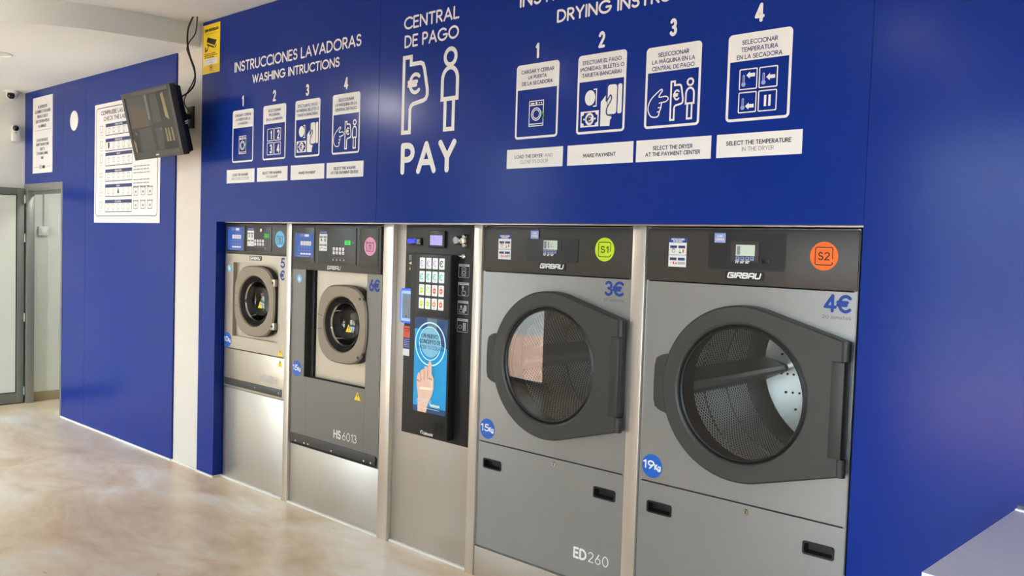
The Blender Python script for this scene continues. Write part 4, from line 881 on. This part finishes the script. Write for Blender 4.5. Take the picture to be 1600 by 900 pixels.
def steps(parent, a, b, c, d, y):
    w, h = b-a, d-c; mb = MB('vinyl_white').rect(a, b, c, d-h*.16, y); mb.m('navy').rect(a, b, d-h*.155, d, y); mb.m('lavender').text('INSTRUCCIONES', a+w*.1, d-h*.10, h*.05, .0016, y-E_, x1=b-w*.1)
    mb.m('ink_grey')
    for v in (.64, .24): mb.rect(a+w*.04, a+w*.47, c+h*v, c+h*(v+.09), y-E_); mb.rect(a+w*.53, a+w*.96, c+h*v, c+h*(v+.09), y-E_)
    mb.m('ink_black').rect(a+w*.22, a+w*.34, c+h*.47, c+h*.6, y-E_)
    for q in range(2):
        for p in range(2): mb.rect(a+w*(.62+.15*q), a+w*(.72+.15*q), c+h*(.46+.08*p), c+h*(.52+.08*p), y-E_)
    mb.stroke([(a+w*.12, c+h*.07), (a+w*.3, c+h*.17), (a+w*.42, c+h*.15)], .003, y-E_); mb.m('ink_grey').rect(a+w*.55, a+w*.92, c+h*.1, c+h*.13, y-E_)
    return obj('steps_sticker', mb, parent, 'narrow white washing steps sticker')
def keypad(parent, a, b, c, d, y):
    w, h = b-a, d-c
    for r_ in range(2):
        for k in range(4):
            q = a+w*.27*k; z = d-h*.5*(r_+1)
            mb = MB('vinyl_white').face(rr(q, q+w*.19, z+h*.06, z+h*.46, .002, 2), y); mb.m('ink_black').rect(q+w*.06, q+w*.13, z+h*.14+(h*.1 if (k+r_) % 2 else 0), z+h*.26, y-E_); obj('key_label', mb, parent)
def handstk(parent, cx, cz, y):
    obj('hand_sticker', MB('sky_blue').disc(cx, cz, .026, y, 24).m('vinyl_white').face([(cx-.010, cz-.014), (cx+.006, cz-.016), (cx+.016, cz+.0), (cx+.004, cz+.004), (cx-.006, cz+.017), (cx-.012, cz+.006)], y-E_), parent, 'small round light blue hand sticker')

# small washer on its tall plinth
x0, x1, z0, z1 = -5.285, -4.562, .616, 1.697; Y = YP
t = thing('washing_machine', 'small beige steel washing machine with pale blue sticker and vertical 5€ price', 'washing machine', (-4.92, .3, z0), 'washing machines')
mb = MB('steel_warm').box(x0, x0+.01, Y+.002, .85, z0, z1).box(x1-.01, x1, Y+.002, .85, z0, z1).box(x0, x1, .84, .85, z0, z1).box(x0, x1, Y+.02, .85, z1-.01, z1).box(x0, x1, Y+.01, .85, z0-.002, z0+.008); obj('casing', mb, t)
ra, rb, rc, rd = -5.183, -4.648, .963, 1.447
P3 = lambda l, y: [(x, y, z) for x, z in l]
sq = lambda a, b, c, d: [(a, c), (b, c), (b, d), (a, d)]
mb = MB('steel_warm').loops([P3(sq(x0, x1, .88, 1.503), Y+.02), P3(sq(x0, x1, .88, 1.503), Y), P3(sq(ra, rb, rc, rd), Y), P3(sq(ra, rb, rc, rd), Y+.03)], smooth=False); obj('front_panel', mb, t)
n = 72; cx, cz = -4.893, 1.208
def plate_hole(a, b, c, d, cx, cz, rx, rz, y, m, y2=None):
    hole, rim = superring(cx, cz, rx, rz, 2.0, 72), []
    for (hx_, hz_) in hole:
        c_, s_ = (hx_-cx), (hz_-cz); k = min(((b-cx)/c_ if c_ > 1e-6 else 1e9), ((a-cx)/c_ if c_ < -1e-6 else 1e9), ((d-cz)/s_ if s_ > 1e-6 else 1e9), ((c-cz)/s_ if s_ < -1e-6 else 1e9)); rim.append([cx+k*c_, cz+k*s_])
    for q in ((a, c), (b, c), (a, d), (b, d)):
        j = min(range(72), key=lambda i: (rim[i][0]-q[0])**2+(rim[i][1]-q[1])**2); rim[j] = list(q)
    return MB(m).loops([P3(rim, y), P3(hole, y), P3(hole, y+.03)], smooth=False)
obj('door_plate', plate_hole(ra, rb, rc, rd, cx, cz, .2, .19, Y+.024, 'steel_warm'), t)
mb = MB('matt_black').box(rb-.022, rb-.001, Y+.001, Y+.022, 1.03, 1.36); obj('hinge_gap', mb, t)
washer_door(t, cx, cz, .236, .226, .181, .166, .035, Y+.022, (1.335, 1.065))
for zz in (1.335, 1.065): obj('hinge', MB('steel_warm').box(-4.70, -4.655, .036, Y+.02, zz-.022, zz+.022, .003), t)
obj('service_panel', MB('steel_warm').box(x0+.001, x1-.001, Y, Y+.02, z0+.004, .874, .002), t)
obj('kick_strip', MB('panel_dark').box(-5.272, -4.588, Y-.004, Y+.004, .632, .678, .002).m('chrome').disc(-4.89, .655, .004, Y-.0046, 10).disc(-4.62, .655, .004, Y-.0046, 10), t)
obj('control_panel', MB('panel_dark').box(-5.270, x1+.002, Y-.004, .3, 1.505, 1.694, .003), t); y = Y-.005
bz = obj('left_bezel', MB('panel_black').box(-5.258, -5.035, y-.003, y, 1.522, 1.688, .002), t); screen_card(bz, -5.246, -5.054, 1.529, 1.679, y-.004)
dp = obj('display_panel', MB('panel_black').box(-5.018, -4.724, y-.003, y, 1.528, 1.680, .002), t); steps(dp, -5.000, -4.922, 1.559, 1.676, y-.004); keypad(dp, -4.918, -4.806, 1.560, 1.603, y-.004)
obj('display', MB('green_ink').rect(-4.806, -4.748, 1.612, 1.640, y-.004).m('green_led').stroke([(-4.79, 1.62), (-4.765, 1.632)], .002, y-.0047), dp); obj('key_switch', MB('chrome').lathe(-4.835, 1.66, [(.011, y-.003), (.011, y-.008), (.0005, y-.008)], 14), dp)
obj('scale_print', MB('ink_grey').stroke([(-4.918, 1.553), (-4.80, 1.553)], .0015, y-.004).disc(-4.79, 1.547, .008, y-.004, 12), dp)
mb = MB('sky_blue').disc(-4.632, 1.607, .051, y-.0005, 36); mb.m('ink_dark'); tub(mb, -4.632, 1.605, .032, .026, y-.0012, .0034); mb.text('12', -4.644, 1.588, .026, .0036, y-.0012, x1=-4.620); obj('number_sticker', mb, t, 'round pale blue sticker reading 12 in a wash tub')
badge(t, -4.912, 1.482, .138, .028, Y-.0005)
y = Y-.0008; mb = MB('price_blue').text('5', -4.62, 1.436, .052, .012, y, x1=-4.585); mb.text('€', -4.625, 1.36, .052, .011, y, x1=-4.582); obj('price_lettering', mb, t, 'blue price reading 5€ stacked vertically')
weight(t, '10', -5.241, .930, .048, y); handstk(t, -5.229, 1.407, y); warn(-4.612, .909, .027, t, y); warn(-4.612, .843, .027, t, y)
obj('model_lettering', MB('ink_light').text('HS6008', -4.83, .706, .042, .006, y, x1=-4.635), t)

# dark washer
x0, x1, z0, z1 = -4.494, -3.646, .371, 1.697
t = thing('washing_machine', 'larger dark grey steel washing machine with pink sticker and 6€ price', 'washing machine', (-4.07, .3, z0), 'washing machines')
mb = MB('steel_dark').box(x0, x0+.01, Y+.002, .86, z0, z1).box(x1-.01, x1, Y+.002, .86, z0, z1).box(x0, x1, .85, .86, z0, z1).box(x0, x1, Y+.02, .86, z1-.01, z1).box(x0, x1, Y+.01, .86, z0, z0+.008); obj('casing', mb, t)
ra, rb, rc, rd = -4.358, -3.775, .792, 1.44
RD_ = .07
mb = MB('steel_dark').loops([P3(sq(x0, x1, z0+.06, 1.432), Y+.02), P3(sq(x0, x1, z0+.06, 1.432), Y), P3(sq(ra, rb, rc, 1.431), Y), P3(sq(ra, rb, rc, 1.431), Y+.004)], smooth=False); obj('front_panel', mb, t)
mb = MB('door_side').box(ra-.004, ra, Y+.002, Y+RD_, rc, rd).box(ra, ra+.035, Y+RD_-.03, Y+RD_, rc, rd); mb.m('matt_black').box(ra+.035, ra+.06, Y+RD_+.01, Y+RD_+.02, rc, rd).box(ra, rb, Y+.002, Y+RD_, rc-.006, rc).box(rb, rb+.004, Y+.002, Y+RD_, rc, rd); obj('recess', mb, t)
cx, cz = -3.985, 1.135
obj('door_plate', plate_hole(ra+.055, rb, rc, rd, cx, cz, .185, .18, Y+RD_-.025, 'steel_warm'), t)
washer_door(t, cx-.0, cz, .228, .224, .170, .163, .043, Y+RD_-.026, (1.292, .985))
mb = MB('door_side')
for (sx, sz) in ((.024, 1.292), (.018, .965)): mb.lathe(cx+.170+sx-.026, sz-.002, [(.008, .044), (.008, .040), (.0005, .039)], 14)
obj('hinge_bolt', mb, t)
obj('kick_strip', MB('panel_dark').box(-4.480, -3.664, Y-.006, Y+.01, z0+.014, z0+.066, .002).m('matt_black').box(x0+.004, x1-.004, Y+.004, Y+.03, z0, z0+.016), t)
mb = MB('chrome')
for q in (-4.42, -4.33, -4.29, -4.06, -3.76, -3.70): mb.lathe(q, z0+.024, [(.006, Y-.006), (.006, Y-.008), (.0005, Y-.009)], 10)
obj('screws', mb, t)
obj('access_lines', MB('door_side').stroke([(-4.33, z0+.07), (-4.33, .775)], .0012, Y-.0006, cap=False).stroke([(-3.775, z0+.07), (-3.775, .78)], .0014, Y-.0006, cap=False), t)
obj('control_panel', MB('panel_dark').box(-4.482, -3.648, Y-.012, .3, 1.432, 1.694, .004), t); y = Y-.013
bz = obj('left_bezel', MB('panel_black').box(-4.462, -4.256, y-.003, y, 1.478, 1.682, .002), t); screen_card(bz, -4.454, -4.264, 1.506, 1.648, y-.004)
dp = obj('display_panel', MB('panel_black').box(-4.222, -3.86, y-.003, y, 1.475, 1.680, .002), t); steps(dp, -4.204, -4.129, 1.548, 1.664, y-.004); keypad(dp, -4.074, -3.966, 1.528, 1.572, y-.004)
obj('display', MB('green_led').rect(-3.964, -3.910, 1.586, 1.611, y-.004).m('ink_black').text('12', -3.95, 1.591, .015, .002, y-.0047, x1=-3.925).m('ink_grey').disc(-3.886, 1.599, .006, y-.004, 10).rect(-3.9, -3.874, 1.598, 1.6, y-.004), dp)
mb = MB('ink_grey').stroke([(-4.07, 1.512), (-3.97, 1.512)], .0015, y-.004)
for q in range(4): mb.m('ink_light').disc(-4.068+.033*q, 1.499, .006, y-.004, 12)
obj('scale_print', mb, dp)
obj('right_bezel', MB('panel_dark').box(-3.828, -3.668, y-.002, y, 1.470, 1.680, .002), t)
mb = MB('pink').disc(-3.738, 1.582, .051, y-.0025, 36); mb.m('ink_dark'); tub(mb, -3.738, 1.583, .032, .026, y-.0032, .0034); mb.text('11', -3.747, 1.566, .026, .0036, y-.0032, x1=-3.729); obj('number_sticker', mb, t, 'round pink sticker reading 11 in a wash tub')
obj('maker_badge', MB('vinyl_white').text('GIRBAU', -4.128, 1.444, .018, .004, y-.0008, x1=-4.006, skew=.28, gap=.26, font=LOGO), t)
y = Y-.0008; obj('price_lettering', MB('price_blue').text('6€', -3.752, 1.343, .056, .012, y, x1=-3.667, gap=.22), t, 'blue price reading 6€')
weight(t, '15', -4.431, .832, .048, y); handstk(t, -4.422, 1.375, y); warn(-3.837, .745, .028, t, y)
mb = MB('vinyl_white').text('HS', -4.046, .478, .043, .0085, y, x1=-3.985, gap=.3); mb.text('6013', -3.965, .478, .043, .0045, y, x1=-3.838, gap=.24); obj('model_lettering', mb, t)

# ------------------------------------------------------------------ payment terminal
t = thing('payment_terminal', 'black payment terminal with lit product buttons and a blue poster', 'payment terminal', (-3.2, .05, .6))
YB = .048
obj('back_panel', MB('black').box(-3.447, -2.949, YB, YB+.021, .615, 1.702, .002), t)
YU = -.002
fu = obj('front_housing', MB('black').box(-3.345, -3.048, YU, YB, .636, 1.556, .004), t)
obj('button_field', MB('panel_black').box(-3.300, -3.052, YU-.003, YU+.001, 1.243, 1.551, .002), t)
cols = [['purple']*3+['ink_black'], ['teal']*4, ['lime_btn', 'lime_btn', 'red_btn', 'red_btn'], ['lime_btn', 'lime_btn', 'orange_btn', 'red_btn']]
for r_ in range(4):
    for k in range(4):
        a = -3.272+.0478*k; z = 1.481-.0672*r_; y = YU-.0045
        mb = MB('btn_white').prism(rr(a, a+.036, z, z+.055, .003, 2), y-.002, y+.002); c = cols[r_][k]; y -= .0027
        mb.m(c)
        if r_ < 2 or (r_ == 2 and k == 1): mb.stroke(A_(a+.018, z+.027, .011, .014, 40, 320, 12), .005, y); mb.stroke([(a+.009, z+.03), (a+.022, z+.03)], .003, y); mb.stroke([(a+.009, z+.024), (a+.021, z+.024)], .003, y)
        else: mb.disc(a+.018, z+.026, .0125, y, 18, .015); mb.m('btn_white').rect(a+.012, a+.024, z+.024, z+.028, y-E_); mb.m(c).rect(a+.013, a+.023, z+.044, z+.048, y)
        mb.m('ink_light').rect(a+.006, a+.03, z+.004, z+.006, y); obj('product_button', mb, t)
# lit poster of a hand touching a ring
px0, px1, pz0, pz1 = -3.302, -3.060, .757, 1.234; y = YU-.0015
U = lambda u: px0+(px1-px0)*u
V = lambda v: pz0+(pz1-pz0)*v
mb = MB('poster_cyan').rect(px0, px1, pz0, pz1, y); y -= E_
mb.m('poster_deep').rect(px0, px1, V(.88), pz1, y).rect(px0, px1, pz0, V(.06), y); mb.face([(U(.68), V(.88)), (px1, V(.88)), (px1, V(.7)), (U(.85), V(.72))], y); mb.m('poster_grey').face([(U(.38), pz1), (U(.68), pz1), (U(.68), V(.6)), (U(.42), V(.6))], y-E_); y -= 2*E_
mb.m('poster_disc').disc(U(.5), V(.745), (px1-px0)*.30, y, 36, (pz1-pz0)*.155); y -= E_
mb.m('poster_ring').stroke(circ(U(.5), V(.73), (px1-px0)*.45, 40, (pz1-pz0)*.225), .007, y, closed=True).stroke(circ(U(.49), V(.735), (px1-px0)*.325, 40, (pz1-pz0)*.175), .005, y, closed=True); y -= E_
mb.m('skin_print').face([(U(.16), V(0)), (U(.43), V(0)), (U(.47), V(.09)), (U(.60), V(.20)), (U(.64), V(.27)), (U(.64), V(.37)), (U(.60), V(.40)), (U(.57), V(.42)), (U(.57), V(.52)), (U(.545), V(.555)), (U(.49), V(.555)), (U(.46), V(.52)), (U(.455), V(.47)), (U(.43), V(.49)), (U(.36), V(.49)), (U(.335), V(.455)), (U(.30), V(.455)), (U(.24), V(.44)), (U(.22), V(.415)), (U(.16), V(.41)), (U(.12), V(.37)), (U(.12), V(.28)), (U(.17), V(.16))], y); y -= E_
mb.m('skin_print_dark'); mb.stroke([(U(.45), V(.46)), (U(.46), V(.36))], .004, y); mb.stroke([(U(.335), V(.44)), (U(.35), V(.35))], .004, y); mb.stroke([(U(.225), V(.41)), (U(.25), V(.33))], .004, y); mb.stroke([(U(.14), V(.33)), (U(.22), V(.32))], .006, y); mb.stroke([(U(.5), V(.37)), (U(.57), V(.36))], .007, y)
mb.m('skin_print_light'); mb.stroke([(U(.24), V(.25)), (U(.56), V(.26))], .012, y); mb.stroke([(U(.575), V(.34)), (U(.6), V(.26))], .006, y); y -= E_
mb.m('ink_dark').text('UN NUEVO', U(.26), V(.795), .018, .003, y, x1=U(.74)).text('CONCEPTO DE', U(.18), V(.735), .018, .003, y, x1=U(.82)).m('poster_deep').text('HACER TU COLADA', U(.12), V(.675), .017, .002, y, x1=U(.93))
mb.m('vinyl_white').text('OPEN', U(.15), V(.085), .027, .0035, y, x1=U(.56)); mb.rect(U(.57), U(.84), V(.075), V(.10), y); mb.rect(U(.15), U(.84), V(.045), V(.05), y)
obj('lit_poster', mb, t, 'blue lit poster of a hand touching a ring', sharp=30)
obj('receipt_slot', MB('matt_black').loops([P3(sq(-3.137, -3.079, .666, .716), YU-.001), P3(sq(-3.137, -3.079, .666, .716), YU-.002), P3(sq(-3.132, -3.084, .671, .711), YU-.002), P3(sq(-3.132, -3.084, .671, .711), YU-.0012)], close_end=True, smooth=False), t)
mb = MB('vinyl_white').stroke(A_(-3.231, .651, .007, .009, 200, 40, 8), .005, YU-.001); mb.disc(-3.226, .648, .004, YU-.001, 10); mb.text('Unitemar', -3.216, .644, .013, .003, YU-.001, x1=-3.148); obj('maker_lettering', mb, t)
y = YB-.001
br = obj('banknote_reader', MB('black_gloss').box(-3.432, -3.320, y-.006, y+.002, 1.598, 1.636, .003), t); obj('light_strip', MB('led_blue').rect(-3.428, -3.362, 1.621, 1.629, y-.007).rect(-3.428, -3.362, 1.608, 1.615, y-.007), br)
mb = MB('led_blue').rect(-3.428, -3.375, 1.614, 1.622, y-.0068); obj('slot_light', mb, br)
fs = obj('display', MB('panel_black').box(-3.262, -3.142, y-.012, y+.002, 1.588, 1.674, .003), t); obj('screen', MB('tft').rect(-3.247, -3.157, 1.600, 1.650, y-.0128), fs)
cm = obj('coin_mechanism', MB('chrome').lathe(-3.050, 1.627, [(.021, y), (.021, y-.022), (.018, y-.026), (.0005, y-.026)], 24), t)
for (a, b) in ((-2.997, 1.645), (-2.997, 1.604)): obj('lobe', MB('chrome').lathe(a, b, [(.013, y), (.013, y-.018), (.009, y-.024), (.0005, y-.024)], 18), cm)
obj('coin_slot', MB('chrome').box(-3.045, -2.99, y-.014, y, 1.612, 1.640, .004), cm)
lk = obj('lock', MB('chrome').lathe(-3.014, 1.550, [(.014, y), (.014, y-.006), (.009, y-.010), (.0005, y-.010)], 18), t); obj('key', MB('chrome').box(-3.048, -3.014, y-.014, y-.010, 1.5475, 1.5525, .001), lk)
mb = MB('ink_grey').rect(-3.418, -3.366, 1.518, 1.545, y-.0005); mb.m('panel_dark')
for q in range(4): mb.rect(-3.414, -3.37, 1.521+.006*q, 1.523+.006*q, y-.0012)
mb.m('vinyl_white').face([(-3.42, 1.503), (-3.408, 1.508), (-3.408, 1.510), (-3.364, 1.510), (-3.364, 1.497), (-3.408, 1.497), (-3.408, 1.499)], y-.0006); mb.m('brass')
for q in range(3): mb.rect(-3.414+.018*q, -3.405+.018*q, 1.468, 1.480, y-.0006); mb.rect(-3.412+.018*q, -3.407+.018*q, 1.486, 1.490, y-.0006)
obj('payment_sticker', mb, t)
cr = obj('card_reader', MB('reader_blue').prism(rr(-3.446, -3.338, 1.192, 1.372, .014), .018, YB+.002, .006), t, 'contactless card reader with glowing blue rim')
obj('glow_rim', MB('reader_glow').prism(rr(-3.434, -3.350, 1.203, 1.360, .008), .014, .019, .002), cr); obj('screen', MB('reader_screen').rect(-3.424, -3.360, 1.218, 1.345, .0132).m('ink_grey').rect(-3.424, -3.360, 1.290, 1.304, .0126).m('ink_black').disc(-3.391, 1.228, .005, .0126, 10), cr)
a, b, c, d = -3.449, -3.366, 1.018, 1.174
mb = MB('navy').rect(a, b, c, d, y); mb.m('red').rect(a, b, c+.095, d, y-E_); mb.m('vinyl_white').rect(a, b, c, c+.036, y-E_); mb.m('ink_light').rect(b-.034, b-.016, c+.095, c+.130, y-2*E_); mb.m('lavender')
for q in range(5): mb.rect(a+.008, b-.014-.006*(q % 2), c+.046+.0095*q, c+.049+.0095*q, y-2*E_)
mb.m('ink_dark').rect(a+.008, a+.05, d-.016, d-.012, y-2*E_).rect(a+.008, a+.045, d-.028, d-.025, y-2*E_); obj('notice_sticker', mb, t, 'red, blue and white notice sticker')
def mini(a, z, k):
    mb = MB('ink_light').rect(a, a+.075, z+.054, z+.066, y-.0005); mb.m('ink_dark').text('1234'[k], a+.004, z+.0565, .007, .0016, y-.0012, x1=a+.009); mb.rect(a+.014, a+.06, z+.059, z+.061, y-.0012)
    mb.m('ink_light').stroke(rr(a+.001, a+.074, z+.001, z+.056, .004, 2), .002, y-.0005, closed=True); c = a+.037
    if k == 0: mb.stroke(sq(c-.014, c+.014, z+.008, z+.048), .003, y-.0005, closed=True); mb.stroke(circ(c, z+.024, .009, 14), .004, y-.0005, closed=True); mb.rect(c-.014, c+.014, z+.038, z+.040, y-.0005)
    elif k == 1: mb.disc(c-.004, z+.043, .008, y-.0005, 14); mb.stroke(spl2([(c-.008, z+.02), (c-.004, z+.044), (c, z+.024), (c+.016, z+.022), (c+.012, z+.006), (c-.004, z+.005), (c-.012, z+.018)]), .003, y-.0005, closed=True)
    elif k == 2: mb.disc(c-.012, z+.036, .008, y-.0005, 12); mb.stroke(sq(c-.024, c-.004, z+.010, z+.024), .003, y-.0005, closed=True); mb.face(rr(c+.006, c+.026, z+.016, z+.044, .004, 2), y-.0005); mb.face([(c, z+.006), (c, z+.028), (c+.008, z+.034), (c+.014, z+.016), (c+.012, z+.006)], y-.0005)
    else:
        mb.stroke(spl2([(c-.026, z+.026), (c-.016, z+.034), (c-.004, z+.028), (c-.014, z+.016), (c-.024, z+.02)]), .003, y-.0005, closed=True)
        for q in range(4):
            for p in range(2): mb.rect(c+.004+.011*p, c+.013+.011*p, z+.008+.010*q, z+.016+.010*q, y-.0005)
    obj('step_icon', mb, t)
for k, z in enumerate((1.446, 1.356, 1.266, 1.178)): mini(-3.047, z, k)

# ------------------------------------------------------------------ folding table at the right edge
t = thing('folding_table', 'pale grey laundry folding table corner at the right edge of the picture', 'table', (-.5, -.5, 0))
def rot(px, py): a = math.radians(-2.5); return (-.552+px*math.cos(a)-py*math.sin(a), -.16+px*math.sin(a)+py*math.cos(a))
def rbox(m, a, b, c, d, z0, z1, mb=None):
    mb = mb or MB(m); q = [rot(a, c), rot(b, c), rot(b, d), rot(a, d)]
    lo = [mb.v(x, y, z0) for x, y in q]; hi = [mb.v(x, y, z1) for x, y in q]
    mb.f(lo[::-1]); mb.f(hi)
    for i in range(4): mb.f([lo[i], lo[(i+1) % 4], hi[(i+1) % 4], hi[i]])
    return mb
obj('table_top', rbox('table_top', 0, 1.3, -.72, 0, .868, .9), t)
obj('back_lip', rbox('white_plastic', .002, 1.3, -.004, .010, .87, .905), t)
obj('back_rail', rbox('facade_glass', .004, 1.3, .010, .035, .87, .912), t)
for (a, b) in ((.12, -.62), (.12, -.06), (1.2, -.62), (1.2, -.06)): obj('leg', rbox('alu', a, a+.04, b-.02, b+.02, 0, .868), t)

# unseen lamps added to brighten the room, strongest at the left end
k = 0
for (x, y, z) in ((-7.06, -2.9, ZC), (-4.6, -2.6, ZC), (-1.9, -2.9, ZC), (.6, -2.6, ZC), (-4.6, -3.9, ZC), (-1.9, -3.9, ZC)):
    mb = MB('lamp_glow'); mb.f([mb.v(x+.09*math.cos(-2*PI*i/28), y+.09*math.sin(-2*PI*i/28), z-.004) for i in range(28)])
    mb.m('white_plastic'); A = [mb.v(x+.09*math.cos(-2*PI*i/28), y+.09*math.sin(-2*PI*i/28), z-.004) for i in range(28)]; B = [mb.v(x+.11*math.cos(-2*PI*i/28), y+.11*math.sin(-2*PI*i/28), z-.001) for i in range(28)]
    for i in range(28): mb.f([A[i], A[(i+1) % 28], B[(i+1) % 28], B[i]])
    place = ['over the left floor', 'over the washers aisle', 'over the dryers aisle', 'over the folding table', 'near the large shop window', 'near the shop entrance'][k]; k += 1
    o = solo('added_ceiling_lamp', mb, 'unseen round ceiling lamp added for fill light '+place, 'ceiling light', 'added unseen ceiling lamps')
    ld = bpy.data.lights.new('added_lamp_light', 'AREA'); ld.shape = 'DISK'; ld.size = .18; ld.energy = CEIL*(14 if k == 1 else 1); ld.color = (1, .97, .92)
    lo_ = bpy.data.objects.new('added_lamp_light', ld); COL.objects.link(lo_); lo_.location = (x, y, z-.012)
